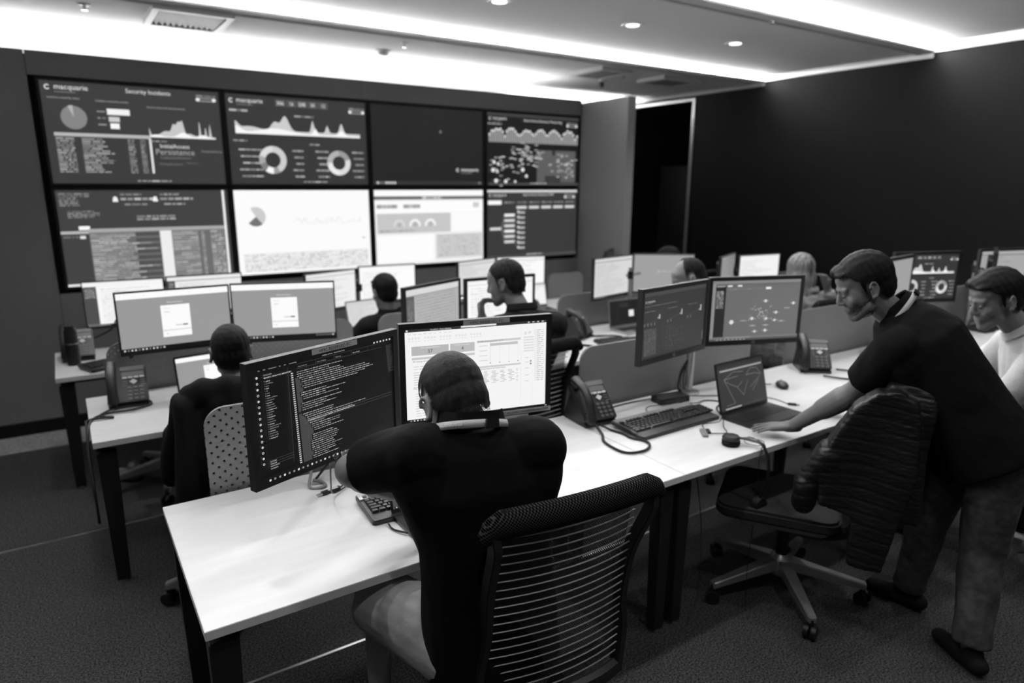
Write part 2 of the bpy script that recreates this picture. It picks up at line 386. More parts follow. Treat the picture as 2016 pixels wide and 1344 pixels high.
sprinkler(3.689*1.26, 2.762*1.26, ZC[1], 'small ceiling fitting in front of the middle panel downlights')
o = thing('dome_camera', 'small black security camera hanging from the ceiling', 'camera', (4.17*k, 4.86*k, ZC[0]-.001))
build('mount', MB().lathe([(.05, 0), (.05, -.03), (.035, -.035)], n=20), 'white_plastic', o, smooth=True)
build('camera_head', MB().cap((0, 0, -.05), (-.04, -.05, -.08), .028, .022), 'black', o, smooth=True)

# the doorway in the black wall and what stands behind it
d = struct('door_1', MB().box(XR-.012, XR+.02, 6.30, 6.345, 0, 2.93).box(XR-.01, XR+.1, 6.345, YB, 2.90, 2.93), 'silver')
build('glass_leaf', MB().box(XR+.12, XR+1.0, 6.36, 6.372, .01, 2.9), 'glass', d)
build('door_handle', MB().tube([(XR+.85, 6.33, .8), (XR+.85, 6.33, 1.25)], .012), 'silver', d)
o = thing('server_rack', 'dark server rack standing behind the doorway', 'server rack', (7.95, 7.2, 0))
build('cabinet', MB().box(-.3, .3, -.3, .3, 0, .04).box(-.3, .3, -.3, .3, 2.06, 2.12).box(-.3, -.26, -.3, .3, .04, 2.06).box(.26, .3, -.3, .3, .04, 2.06).box(-.26, .26, .27, .3, .04, 2.06), 'metal_black', o, bevel=.004)
r_ = random.Random(3)
for i in range(14):
    z = .1+i*.135; u = build('server_unit', MB().box(-.255, .255, -.26, .2, z, z+.11), 'housing', o, bevel=.003)
    x = r_.uniform(-.2, .15); build('status_light', MB().box(x, x+.05, -.2635, -.2605, z+.04, z+.052), 'dimled', u)

# ================================================================ desks
def leg(x, y, dx, parent):
    m = MB().add([(x-.04, y-.03, .655), (x+.04, y-.03, .655), (x+.04, y+.03, .655), (x-.04, y+.03, .655),
                  (x-.028+dx, y-.024, .012), (x+.028+dx, y-.024, .012), (x+.028+dx, y+.024, .012), (x-.028+dx, y+.024, .012)],
                 [(0, 1, 2, 3), (7, 6, 5, 4), (0, 4, 5, 1), (1, 5, 6, 2), (2, 6, 7, 3), (3, 7, 4, 0)])
    l = build('leg', m, 'metal_black', parent, bevel=.004)
    build('levelling_foot', MB().cyl((x+dx, y, .001), (x+dx, y, .014), .02), 'silver', l)
    return l
def desk(x0, x1, y0, y1, label, group, ends=(1, 1), leg_in=.05):
    cx = (x0+x1)/2; t = thing('desk', label, 'desk', (cx, y0, 0), 0, group); a = (x1-x0)/2-.0012; D = y1-y0
    build('desktop', MB().box(-a, a, 0, D, .697, .725), 'desk', t, bevel=.0015)
    build('rail', MB().box(-a+.06, a-.06, .12, .16, .655, .697).box(-a+.06, a-.06, D-.18, D-.14, .655, .697).box(-a+.06, -a+.1, .16, D-.18, .655, .697).box(a-.1, a-.06, .16, D-.18, .655, .697), 'metal_black', t)
    for e, s in ((ends[0], -1), (ends[1], 1)):
        if not e: continue
        for y in (.07, D-.09): leg(s*(a-leg_in), y, 0, t)
        build('end_beam', MB().box(s*(a-leg_in)-.03, s*(a-leg_in)+.03, .1, D-.12, .655, .696), 'metal_black', t)
    build('cable_tray', MB().box(-a+.3, a-.3, D-.13, D-.03, .58, .583).box(-a+.3, a-.3, D-.132, D-.13, .58, .65), 'metal_black', t)
    return t
ga, gb, gc = 'desks of the front row', 'desks of the middle row', 'desks of the row by the video wall'
desk(.18, 1.957, 1.69, 2.51, 'white desk nearest the camera, with a free left corner', ga, (1, 1))
desk(1.957, 3.735, 1.69, 2.51, 'white desk of the front row with keyboard, open laptop and hub', ga, (1, 1))
desk(3.735, 5.51, 1.69, 2.51, 'white desk of the front row beyond the standing man', ga, (0, 1))
desk(5.51, 6.95, 1.69, 2.51, 'white desk of the front row with papers, next to the black wall', ga, (0, 1))
desk(0.0, 1.60, 3.34, 4.1, 'white desk at the left with a phone and a laptop', gb, (1, 1))
desk(1.60, 3.13, 3.3, 4.1, 'white desk of the middle row with the man holding his face', gb, (0, 1))
desk(3.13, 4.72, 3.22, 4.1, 'white desk of the middle row with a small dark-screened laptop', gb, (0, 1))
desk(4.72, 6.3, 3.22, 4.1, 'white desk of the middle row in front of the long-haired person', gb, (0, 1))
desk(-.135, 1.40, 4.62, 5.35, 'white desk with a flask at the far left, by the video wall', gc, (1, 1))
desk(1.40, 2.95, 4.62, 5.35, 'white desk by the video wall, second from its left end', gc, (0, 1))
desk(2.95, 4.5, 4.62, 5.35, 'white desk by the video wall, third from its left end', gc, (0, 1))
desk(4.5, 6.1, 4.62, 5.35, 'white desk by the video wall, right-hand end', gc, (0, 1))
# perforated divider screens clamped to the rear edges
def divider(x0, x1, y, z1, label, group, mt='panel', z0=.50):
    cx = (x0+x1)/2; a = (x1-x0)/2; t = thing('divider_screen', label, 'desk divider', (cx, y, z0), 0, group)
    H = z1-z0; r = .075; P = [(-a, 0), (a, 0)]
    for i in range(9): q = math.radians(90*i/8); P.append((a-r+r*math.cos(q), H-r+r*math.sin(q)))
    for i in range(9): q = math.radians(90+90*i/8); P.append((-a+r+r*math.cos(q), H-r+r*math.sin(q)))
    build('panel', MB().prism(P, -.006, .006, 'Y'), mt, t)
    for s in (-1, 1): build('bracket', MB().box(s*a*.7-.02, s*a*.7+.02, -.028, -.007, .13, .19), 'metal_black', t)
gd = 'perforated divider screens'
divider(.345, 1.78, 2.54, 1.05, 'perforated grey divider behind the nearest pair of monitors', gd)
divider(2.10, 3.44, 2.54, 1.05, 'perforated grey divider behind the phone and keyboard', gd, 'panel_fine')
divider(3.80, 5.2, 2.54, 1.06, 'grey divider beside the phone in front of the standing man', gd, 'panel_fine')
divider(5.6, 6.9, 2.54, 1.05, 'grey divider on the desk next to the black wall', gd, 'panel_fine')
divider(.12, 1.50, 4.13, 1.0, 'perforated grey divider behind the blue-box login monitors'.replace('blue-box ', ''), gd, 'panel_fine')
divider(1.68, 3.0, 4.13, 1.0, 'grey divider behind the dark-haired man in the third row back', gd, 'panel_fine')
divider(3.17, 4.55, 4.13, 1.0, 'grey divider behind the small dark-screened laptop', gd, 'panel_fine')
divider(4.78, 6.2, 4.13, 1.0, 'grey divider behind the monitors near the black wall', gd, 'panel_fine')
divider(1.5, 2.85, 5.38, .93, 'grey divider by the video wall, second from its left end', gd, 'panel_fine')
divider(4.0, 4.45, 5.38, .97, 'short grey divider below the bottom right display', gd, 'panel_fine')
# ================================================================ what the screens show
def logo(p, u, v, s=.04, g=.9):
    p.circ(u+s*.35, v-s*.3, s*.5, g, 40, 320, s*.3, 14); p.text(u+s*1.0, v, 'macquarie', s, g)
    p.rect(u+s*1.0, v+s*.45, u+s*3.2, v+s*.6, g*.55)
def slider(p, u, v, g=.95):
    p.words(u-.01, v-.045, u+.11, .012, g*.7, random.Random(1), (.04, .05)); p.circ(u, v, .02, g); p.circ(u+.1, v, .02, g); p.line(u, v-.015, u+.1, v-.015, g*.8, .006); p.line(u, v+.015, u+.1, v+.015, g*.8, .006)
def wave(p, u0, u1, vb, hs, g, n=90, base=.01):
    p.L += 1
    def H(t): return base+sum(a*math.exp(-((t-c)/w)**2) for c, a, w in hs)
    for i in range(n):
        a, b = i/n, (i+1)/n; x0, x1 = u0+(u1-u0)*a, u0+(u1-u0)*b
        p.poly([(x0, vb), (x1, vb), (x1, vb-H(b)), (x0, vb-H(a))], g)
def lines(p, u0, u1, v0, v1, n, size, g, seed, wl=(.01, .05), ragged=0):
    r = random.Random(seed)
    for i in range(n): p.words(u0, v0+(v1-v0)*i/n, u1-(r.random()*ragged), size, g, r, wl)
def donut(p, u, v, r, segs, ri=.55):
    a = 90
    for frac, g in segs: p.circ(u, v, r, g, a-360*frac, a, r*ri, max(3, int(30*frac))); a -= 360*frac
def pic_incidents(w, h):
    p = Paint(w, h, .23); logo(p, .02, .075, .05); p.text(.45, .07, 'Security Incidents', .042, .9)
    p.text(.03, .165, 'Incidents created by status', .018, .7); p.text(.28, .175, 'Incidents created by severity', .018, .7); p.text(.56, .21, 'Security alerts over time by severity', .018, .7)
    slider(p, .87, .09)
    p.circ(.155, .345, .115, .52, 108, 450); p.circ(.155, .345, .12, .7, 90, 112)
    p.rect(.335, .24, .46, .30, .95); p.rect(.34, .32, .40, .37, .8); p.rect(.345, .385, .395, .44, .97)
    for i in range(3): p.words(.28, .265+i*.065, .325, .014, .6, random.Random(i))
    wave(p, .56, .96, .50, [(.0, .08, .02), (.25, .05, .1), (.36, .1, .04), (.44, .15, .05), (.5, .12, .03), (.6, .03, .08), (.76, .19, .012), (.85, .12, .012), (.92, .15, .014)], .78)
    wave(p, .56, .96, .51, [(.1, .02, .1), (.5, .05, .1), (.8, .03, .1)], .97)
    p.rect(.04, .495, .565, .53, .72); p.rect(.553, .53, .566, .89, .9)
    lines(p, .045, .14, .545, .90, 15, .013, .72, 5); lines(p, .18, .37, .545, .90, 15, .013, .72, 6, (.02, .08), .1)
    lines(p, .43, .47, .545, .90, 15, .013, .66, 7); lines(p, .50, .53, .545, .90, 15, .013, .66, 8)
    p.text(.70, .62, 'InitialAccess', .042, .9, 'c'); p.text(.70, .69, 'Persistence', .06, .66, 'c'); p.text(.70, .735, 'CollectionEvasion', .03, .5, 'c')
    p.text(.86, .655, 'CredentialAccess', .022, .6, 'l'); p.text(.60, .80, 'PrivilegeEscalation', .022, .5); p.text(.76, .785, 'Exfiltration', .02, .45)
    p.words(.56, .545, .66, .014, .7, random.Random(3)); p.words(.46, .965, .66, .014, .8, random.Random(4)); return p
def pic_alerts(w, h):
    p = Paint(w, h, .21); logo(p, .02, .085, .05)
    for i, t in enumerate(('306', '16', '208', '30', '12')): p.rect(.335+i*.077, .035, .40+i*.077, .105, .42); p.rect(.34+i*.077, .043, .395+i*.077, .098, .26); p.text(.367+i*.077, .09, t, .04, .95, 'c')
    slider(p, .88, .12); p.words(.02, .165, .14, .022, .75, random.Random(2)); p.words(.46, .20, .6, .016, .7, random.Random(2))
    wave(p, .05, .95, .41, [(0, .08, .03), (.1, .04, .1), (.3, .1, .04), (.38, .17, .04), (.6, .14, .015), (.72, .09, .015), (.84, .12, .02)], .8, base=.025)
    wave(p, .05, .95, .43, [(0, .07, .05), (.3, .05, .15), (.62, .07, .02), (.84, .06, .03)], .97, base=.02)
    lines(p, .03, .13, .5, .53, 1, .018, .7, 3); lines(p, .56, .64, .52, .55, 1, .018, .7, 3)
    donut(p, .29, .72, .16, [(.42, .8), (.08, .6), (.1, .97), (.1, .5), (.1, .66), (.2, .86)])
    donut(p, .775, .74, .15, [(.2, .6), (.3, .86), (.25, .92), (.25, .7)])
    for s, (u, ln) in enumerate(((.06, .16), (.43, .08), (.6, .1), (.88, .09))):
        for i in range(5): p.words(u+.012*((i*7) % 3), .60+i*.075, u+ln, .018, .75, random.Random(s*9+i), (.02, .05), .004)
    p.words(.5, .965, .68, .014, .8, random.Random(4)); return p
def pic_dark(w, h):
    p = Paint(w, h, .13); p.circ(.6, .30, .017, .65, 0, 360, .011, 14); logo(p, .74, .815, .048, .95)
    p.rect(0, .955, 1, 1, .2)
    for i in range(7): p.circ(.04+i*.024, .977, .016, .85 if i not in (1, 2) else .45)
    p.rect(.955, .965, .98, .985, .55); return p
def pic_map(w, h):
    p = Paint(w, h, .10); r = random.Random(11); p.rect(0, 0, 1, .04, .25); logo(p, .02, .09, .04); p.text(.38, .095, 'Azure Active Directory Threat Map', .034, .88)
    slider(p, .87, .12); p.words(.01, .14, .15, .02, .7, r); p.rect(.53, .49, .97, .96, .36); p.rect(.70, .47, .73, .56, .14); p.rect(.62, .86, .80, .965, .22)
    for i in range(44):
        u = .02+i*.022; a = .2+.09*abs(math.sin(i*.45))+r.random()*.04; p.rect(u, .40-a+.12, u+.016, .40, .62); p.circ(u+.008, .40-a+.12, .017, .9, n=8)
    for i in range(120):
        u, v = (r.gauss(.42, .1), r.gauss(.56, .07)) if i < 60 else ((r.gauss(.85, .12), r.gauss(.70, .08)) if i < 95 else (r.gauss(.12, .08), r.gauss(.74, .12)))
        if u > .96 or u < .01: continue
        p.words(u, v, u+.035, .016, .85, r, (.02, .035))
    for u, v, q in ((.06, .68, .025), (.1, .7, .02), (.05, .79, .03), (.09, .8, .02), (.36, .78, .03), (.4, .87, .025), (.08, .94, .03), (.18, .95, .028), (.28, .95, .02)): p.circ(u, v, q, .93, n=10)
    p.rect(0, .97, 1, 1, .3); p.words(.44, .965, .62, .018, .8, r); return p
def pic_log(w, h):
    p = Paint(w, h, .25); r = random.Random(7)
    lines(p, .015, .2, .03, .17, 6, .014, .6, 21, ragged=.1); lines(p, .05, .24, .21, .29, 4, .014, .55, 22, ragged=.05)
    for u in (.35, .58):
        p.words(u, .035, u+.12, .018, .7, r); p.circ(u-.03, .085, .02, .95); p.rect(u-.045, .095, u-.015, .12, .95); p.words(u, .08, u+.2, .024, .8, r, (.03, .05)); p.words(u+.02, .14, u+.15, .018, .7, r)
    p.words(.43, .27, .66, .018, .7, r); p.words(.43, .30, .66, .018, .7, r)
    p.rect(.10, .37, .16, .41, .98); p.rect(.0, .42, .17, .45, .72); p.rect(.15, .40, .97, .44, .66)
    p.rect(.15, .44, .965, .995, .42); p.rect(.555, .44, .625, .995, .93); p.rect(.965, .0, .98, .995, .95)
    for i in range(26):
        v = .455+i*.021
        p.words(.155, v, .155+r.uniform(.2, .39), .012, .78, r, (.02, .08), .004); p.words(.63, v, .79, .013, .74, r, (.03, .08), .003)
        if i % 3 != 2: p.rect(.16+.25, v-.004, .55, v+.012, .27)
        p.words(.81, v, .83, .013, .7, r); p.words(.87, v, .955, .013, .78, r)
    p.words(.01, .47, .09, .02, .6, r); p.rect(.1, .47, .13, .5, .9); p.rect(0, .975, .15, .998, .95); return p
def pic_white(w, h):
    p = Paint(w, h, .985); p.circ(.14, .31, .115, .80, -60, 120); p.circ(.14, .31, .115, .45, 220, 310); r = random.Random(5)
    
    h = .03; pu = .40
    for i in range(60): h2 = .01+.09*r.random()**2.2; u = .40+.53*(i+1)/60; p.line(pu, .42-h, u, .42-h2, .88, .006); h = h2; pu = u
    
    p.rect(.03, .74, .98, .97, .95); lines(p, .04, .97, .76, .97, 9, .012, .91, 3); p.rect(.93, .60, .955, .61, .4); return p
def pic_dashboard_light(w, h):
    p = Paint(w, h, .94); r = random.Random(6); p.rect(0, 0, 1, .08, .99); p.rect(0, .08, 1, .125, .42); p.words(.42, .09, .6, .026, .9, r); p.rect(0, .15, 1, .3, .99)
    p.words(.02, .19, .2, .05, .78, r, (.03, .05), .002); p.words(.25, .19, .4, .05, .78, r, (.03, .05), .002); p.rect(.9, .17, .96, .24, .8)
    p.rect(.02, .31, .68, .57, .78); p.rect(.69, .31, .99, .57, .985)
    for i, u in enumerate((.21, .35, .49)): p.circ(u, .47, .085, (.86, .97, .97)[i], -10, 190, .055); p.circ(u, .46, .03, .7)
    p.rect(.02, .6, .52, .96, .99); p.rect(.54, .6, .99, .94, .82); lines(p, .56, .96, .63, .93, 8, .012, .74, 4); p.words(.04, .53, .35, .014, .65, r); return p
def pic_tree(w, h):
    p = Paint(w, h, .22); r = random.Random(8); p.rect(0, 0, 1, .035, .85); logo(p, .02, .09, .04); p.text(.38, .085, 'Azure Active Directory MAP', .034, .88); slider(p, .86, .105)
    p.rect(.01, .15, .15, .21, .98)
    for i in range(6): p.words(.18+i*.137, .17, .29+i*.137, .022, .6, r, (.03, .05)); 
    for i in range(5): p.rect(.31+i*.137, .235, .42+i*.137, .275, .84)
    p.rect(.03, .54, .145, .58, .85)
    for i in range(6): p.rect(.18, .345+i*.078, .29, .385+i*.078, .84 if i % 3 else .95); p.line(.145, .56, .18, .365+i*.078, .55, .005)
    for i in range(8): p.circ(.33, .32+i*.075, .02, .9, n=8); p.rect(.335, .315+i*.075, .4, .345+i*.075, .72); p.line(.29, .36+(i*.06), .32, .32+i*.075, .5, .005)
    p.rect(0, .955, 1, 1, .3); p.words(.42, .95, .6, .02, .8, r); return p
def pic_code(w, h):
    p = Paint(w, h, .045); r = random.Random(9)
    for i, t in enumerate(('File', 'Edit', 'Selection', 'View', 'Go', 'Run', 'Terminal', 'Help')): p.text(.035+i*.032, .03, t, .010, .75)
    p.text(.45, .03, 'analytics_rules.py - Visual Studio Code', .012, .75)
    for i in range(6): p.rect(.84+i*.026, .018, .852+i*.026, .034, .8)
    p.rect(.27, .085, .9, .088, .3); p.rect(.27, .043, .9, .045, .3)
    for i in range(4): p.text(.28+i*.13, .075, ('rule_loader.py', 'alert_model.py', 'helpers.py', 'test_rules.py')[i], .012, .8 if i == 3 else .6); p.rect(.40+i*.13, .045, .4012+i*.13, .085, .35)
    for i in range(16): p.circ(.022, .08+i*.052, .011, .8, 0, 360, .006 if i % 2 else 0, 10)
    p.rect(.045, .045, .0465, .93, .15)
    p.text(.06, .075, 'EXPLORER', .012, .7); p.text(.06, .10, 'SECURITY_ANALYTICS_REPOSITORY', .012, .95)
    for i, t in enumerate(('.github', 'workflows', 'docs', 'data', 'lib', 'tests', 'rules', 'azure_platform', 'detections', 'parsers', 'playbooks', 'connectors', 'transformers', 'pipelines', 'scripts', 'templates', 'loaders', 'resources', 'settings', 'requirements.txt', 'README.md', 'schemas', 'workbooks', 'build_config', 'deploy.yml')):
        p.text(.06, .130+i*.0215, '> '+t, .012, .62 if i % 3 else .85)
    p.rect(.205, .045, .2065, .93, .3); p.rect(.0465, .84, .205, .842, .35); p.rect(.0465, .862, .205, .864, .35); p.rect(.0465, .884, .205, .886, .35)
    for i, t in enumerate(('OUTLINE', 'TIMELINE', 'NPM SCRIPTS', 'PROBLEMS')): p.text(.055, .858+i*.022, t, .011, .8)
    ind = [0, 0, 0, 1, 2, 2, 3, 2, 3, 3, 1, 1, 2, 2, 2, 1, 2, 1, 1, 0, 1, 2, 3, 3, 4, 4, 5, 5, 6, 6, 6, 5, 5, 5, 4, 4, 4, 4, 4, 5, 5, 4, 4]
    for i, d in enumerate(ind):
        v = .105+i*.0198; p.rect(.222, v, .236, v+.011, .75)
        if d: p.rect(.247, v-.004, .247+.013*d+.006, v+.016, .27)
        if i in (9, 14, 19, 30): continue
        u = .26+.013*d; L = r.uniform(.08, .22) if d > 3 else r.uniform(.14, .52); p.words(u, v+.002, u+L, .0072, .72, r, (.006, .03), .004)
    for i in range(60): p.words(.90, .06+i*.0046, .90+r.uniform(.02, .06), .0022, .3, r, (.01, .03), .002)
    p.rect(.25, .55, .92, .552, .4); p.rect(.25, .575, .92, .577, .4)
    p.words(.28, .557, .62, .010, .7, r, (.01, .04), .003)
    p.rect(0, .945, 1, .972, .07)
    for i in range(18): p.rect(.012+i*.03, .974, .024+i*.03, .992, .55 if i % 3 else .85)
    p.words(.70, .952, .97, .010, .6, r); p.words(.86, .977, .98, .012, .7, r); return p
def pic_report(w, h):
    p = Paint(w, h, .955); r = random.Random(10); p.rect(0, 0, 1, .032, .2); p.text(.17, .024, 'CloudSOC - Report Building', .014, .9); p.rect(.38, 0, .63, .022, .9)
    for i in range(4): p.rect(.86+i*.035, .01, .875+i*.035, .022, .8)
    p.rect(.01, .008, .022, .024, .9)
    for i in range(24):
        u = .03+i*.021
        if i % 5 != 4: p.circ(u, .10, .011, .78, 0, 360, .007, 10); p.rect(u-.006, .128, u+.007, .134, .84)
    for i in range(9): p.rect(.02+i*.034, .05, .04+i*.034, .057, .82)
    p.rect(.04, .185, .29, .285, .72); p.rect(.30, .185, .47, .285, .74); p.text(.165, .262, '57', .038, .2, 'c'); p.text(.385, .262, '4', .038, .2, 'c')
    p.text(.165, .208, 'Missing security updates total', .012, .97, 'c'); p.text(.385, .208, 'Devices missing updates', .012, .97, 'c')
    p.rect(.04, .305, .47, .33, .78); p.text(.045, .356, 'All missing security updates (Windows)', .017, .25); p.text(.045, .655, 'Top missing by security update', .017, .25)
    for i in range(18): p.words(.05, .39+i*.0135+(.01 if i > 3 else 0), .25, .004, .68, r, (.02, .05)) if i % 2 else None
    for i in range(20): p.words(.06, .69+i*.0138, .2, .004, .72, r, (.02, .05)) if i % 2 else None
    p.rect(.485, .175, .80, .2, .8); p.text(.49, .194, 'Number of missing updates by OS', .015, .35)
    p.rect(.58, .215, .78, .245, .76); p.line(.58, .2, .58, .44, .55, .003)
    for i in range(4): p.rect(.50, .235+i*.055, .56, .24+i*.055, .72); p.line(.58+i*.067, .25, .58+i*.067, .43, .82, .002); p.rect(.575+i*.067, .435, .585+i*.067, .442, .4)
    p.rect(.485, .465, .80, .485, .8); p.text(.50, .505, 'Missing Updates by Device Status', .016, .3)
    for i in range(9): p.words(.53, .53+i*.016, .78, .005, .7, r, (.02, .04), .03)
    p.rect(.80, .05, .801, .93, .84); p.rect(.89, .05, .891, .93, .88)
    for i in range(6):
        for j in range(6): p.circ(.825+j*.0125, .175+i*.031, .008, .72, 0, 360, .004, 8)
    p.circ(.83, .125, .014, .6, 0, 360, .01, 12); p.circ(.86, .12, .014, .65, 0, 360, .01, 12)
    for i in range(26): p.circ(.90, .10+i*.023, .0035, .35, n=6); p.words(.91, .098+i*.023, .965, .004, .5, r, (.02, .05))
    for v in (.35, .40, .47, .55, .62): p.rect(.825, v+.05, .85, v+.056, .75)
    p.circ(.865, .475, .01, .45); p.circ(.865, .445, .01, .5)
    p.rect(0, .972, 1, 1, .08)
    for i in range(10): p.rect(.012+i*.022, .978, .023+i*.022, .993, .8 if i % 3 else .55)
    p.rect(.975, .98, .99, .99, .7); return p
def pic_login(w, h, seed=0):
    p = Paint(w, h, .60); p.rect(0, 0, 1, .105, .985); p.text(.5, .215, 'Microsoft Azure', .026, .92, 'c')
    for i in range(5): p.rect(.03+i*.2, .05, .045+i*.2, .056, .8)
    p.rect(.37, .25, .63, .68, .985); p.rect(.37, .68, .63, .69, .7); p.rect(.37, .69, .63, .80, .985); p.text(.395, .315, 'Microsoft', .02, .72); p.words(.40, .36, .45, .014, .8, random.Random(2))
    p.rect(.49, .60, .55, .615, .75); p.rect(.555, .595, .60, .618, .3); p.circ(.41, .745, .016, .75, 0, 360, .01)
    p.rect(0, .935, 1, 1, .07)
    for i in range(12): p.circ(.025+i*.031, .967, .014, .9 if i % 3 != 1 else .5, n=10)
    for i in range(8): p.rect(.80+i*.022, .96, .812+i*.022, .974, .6)
    p.circ(.975, .967, .014, .9); return p
def pic_dark_report(w, h):
    p = Paint(w, h, .2); r = random.Random(14); p.rect(0, 0, 1, .06, .27); logo(p, .03, .15, .03, .85); lines(p, .02, .5, .2, .22, 1, .012, .45, 3)
    for i, u in enumerate((.02, .37, .69)):
        p.words(u, .28, u+.16, .010, .5, r); p.line(u+.02, .47-i*.01, u+.2, .42-i*.01, .35, .004); p.rect(u+.22, .35-i*.012, u+.235, .42, .75); p.rect(u+.195, .39, u+.22, .41, .6); 
        for j in range(4 if i == 0 else 2): p.rect(u+.0+j*.05, .46, u+.01+j*.05, .5, .5)
    for i in range(21): p.words(.02, .55+i*.019, .2, .008, .48, r, (.02, .06)); p.words(.3+.05*(i % 3), .55+i*.019, .4+r.random()*.25, .007, .42, r, (.01, .03), .03)
    p.rect(.95, .75, .965, .9, .4); return p
def pic_graph(w, h):
    p = Paint(w, h, .42); r = random.Random(15); p.rect(0, 0, 1, .05, .52); p.rect(0, .05, .04, .97, .55); p.rect(.04, .07, .155, .97, .15); p.rect(.04, .05, 1, .09, .4)
    p.text(.05, .10, 'macquarie', .025, .9); p.rect(.17, .075, .22, .1, .9); p.rect(.28, .075, .33, .1, .9); p.words(.35, .085, .5, .010, .6, r); p.words(.18, .14, .58, .008, .62, r); p.rect(.60, .12, .66, .155, .95)
    for i in range(11): p.words(.05, .17+i*.027, .13, .012, .8, r)
    c = (.56, .56)
    for i in range(48): a = r.uniform(0, 2*PI); q = abs(r.gauss(.0, .1))+.02; p.circ(c[0]+q*math.cos(a)*.8, c[1]+q*math.sin(a)*1.2, r.uniform(.004, .012), r.uniform(.55, .85), n=8)
    for u, v, q in ((.23, .69, .036), (.46, .64, .026), (.60, .35, .024), (.73, .55, .022), (.62, .65, .022), (.72, .68, .02), (.80, .70, .015), (.62, .85, .024), (.50, .86, .02), (.62, .76, .015), (.47, .76, .015), (.92, .40, .024), (.85, .48, .010), (.36, .67, .010)):
        p.circ(u, v, q, .9 if q > .016 else .65); p.rect(u-.035, v-.004, u+.035, v+.004, .75)
    p.rect(.02, .935, 1, .965, .47); p.rect(0, .965, 1, 1, .33)
    for i in range(16): p.rect(.05+i*.022, .972, .06+i*.022, .99, .75 if i % 2 else .5)
    for i in range(14): p.rect(.17+i*.02, .942, .18+i*.02, .955, .7)
    return p
def pic_table(w, h):
    p = Paint(w, h, .72); r = random.Random(16); p.rect(0, 0, 1, .13, .85); p.rect(0, .13, .15, 1, .36); p.rect(.0, .12, 1, .14, .55)
    for i in range(14): p.rect(.16, .2+i*.06, 1, .204+i*.06, .58); p.words(.18, .165+i*.06, .95, .015, .62, r)
    lines(p, .02, .12, .2, .6, 12, .014, .6, 3); return p
def pic_doc(w, h, g=.97, bar=.55, seed=1, side=0):
    p = Paint(w, h, g); r = random.Random(seed); p.rect(0, 0, 1, .06, .9*g+.08); p.rect(0, .085, 1, .10, bar)
    if side: p.rect(0, .10, side, .95, .3); lines(p, .02, side-.02, .14, .36, 8, .014, .75, seed+1)
    for i in range(14): p.words(side+.05, .16+i*.055, side+.05+r.uniform(.3, .8-side), .012, g-.1, r)
    p.rect(0, .95, 1, 1, .12)
    for i in range(9): p.rect(.02+i*.03, .962, .035+i*.03, .985, .7)
    return p
def pic_plain(w, h, g=.62):
    p = Paint(w, h, g); r = random.Random(2); p.words(.40, .44, .64, .022, g+.22, r, (.03, .05), .002); p.rect(0, .0, 1, .015, g-.2); return p
def pic_kql(w, h):
    p = Paint(w, h, .19); r = random.Random(18); p.rect(.05, .12, .97, .155, .62); p.rect(.0, 0, 1, .08, .14)
    L = [(.12, .33, .33, .2), (.33, .2, .55, .24), (.12, .33, .42, .31), (.6, .33, .7, .2), (.7, .2, .85, .22), (.85, .22, .93, .38), (.6, .33, .8, .33), (.8, .33, .93, .38), (.12, .36, .38, .55), (.38, .55, .5, .45), (.5, .75, .38, .55), (.5, .75, .62, .45), (.12, .33, .3, .88), (.3, .88, .12, .90), (.66, .62, .9, .42), (.7, .7, .86, .5)]
    for a in L: p.line(*a, .55, .007)
    p.rect(.08, .95, .42, .985, .62); p.words(.5, .95, .9, .012, .5, r, (.01, .015), .02); return p
def pic_term(w, h):
    p = Paint(w, h, .06); r = random.Random(19); p.rect(.62, .42, .78, .68, .92); lines(p, .3, .6, .12, .3, 4, .012, .35, 3); lines(p, .2, .3, .4, .9, 6, .012, .3, 5); p.rect(0, .9, 1, .93, .12); return p

# ================================================================ display wall
tvw = thing('display_mount_rail', 'black mounting rails behind the eight wall displays', 'rail', (2.39, 6.015, 1.05))
build('rail', MB().box(-2.4, 2.4, -.012, 0, .3, .34).box(-2.4, 2.4, -.012, 0, 1.05, 1.09), 'metal_black', tvw)
TV = [(0, 1, pic_incidents, 'wall display showing the Security Incidents dashboard, top left'), (1, 1, pic_alerts, 'wall display with two ring charts and a wave graph, top row'),
      (2, 1, pic_dark, 'nearly blank dark wall display with a small logo, top row'), (3, 1, pic_map, 'wall display with a threat map and bar row, top right'),
      (0, 0, pic_log, 'wall display with grey log tables, bottom left'), (1, 0, pic_white, 'bright white wall display with a faint pie chart, bottom row'),
      (2, 0, pic_dashboard_light, 'light grey wall display with three gauges, bottom row'), (3, 0, pic_tree, 'dark wall display with a branching tree diagram, bottom right')]
TW, TH = 1.208, .742
for i, j, fn, lab in TV:
    x = -.018+1.2175*(i+.5)-.01; z = 1.058+.752*(j+.5)
    t = thing('wall_display', lab, 'display', (x, 5.972, z), 0, 'displays of the video wall')
    b = MB(); a, c = TW/2, TH/2; e = .020
    for q in ((-a, a, c-e, c), (-a, a, -c, -c+e), (-a, -a+e, -c+e, c-e), (a-e, a, -c+e, c-e)): b.box(q[0], q[1], -.012, .03, q[2], q[3])
    b.box(-a+.01, a-.01, .006, .03, -c+.01, c-.01)
    build('bezel', b, 'black', t)
    fn(TW-2*e, TH-2*e).build(t, 'scr_wall', y=-.004)

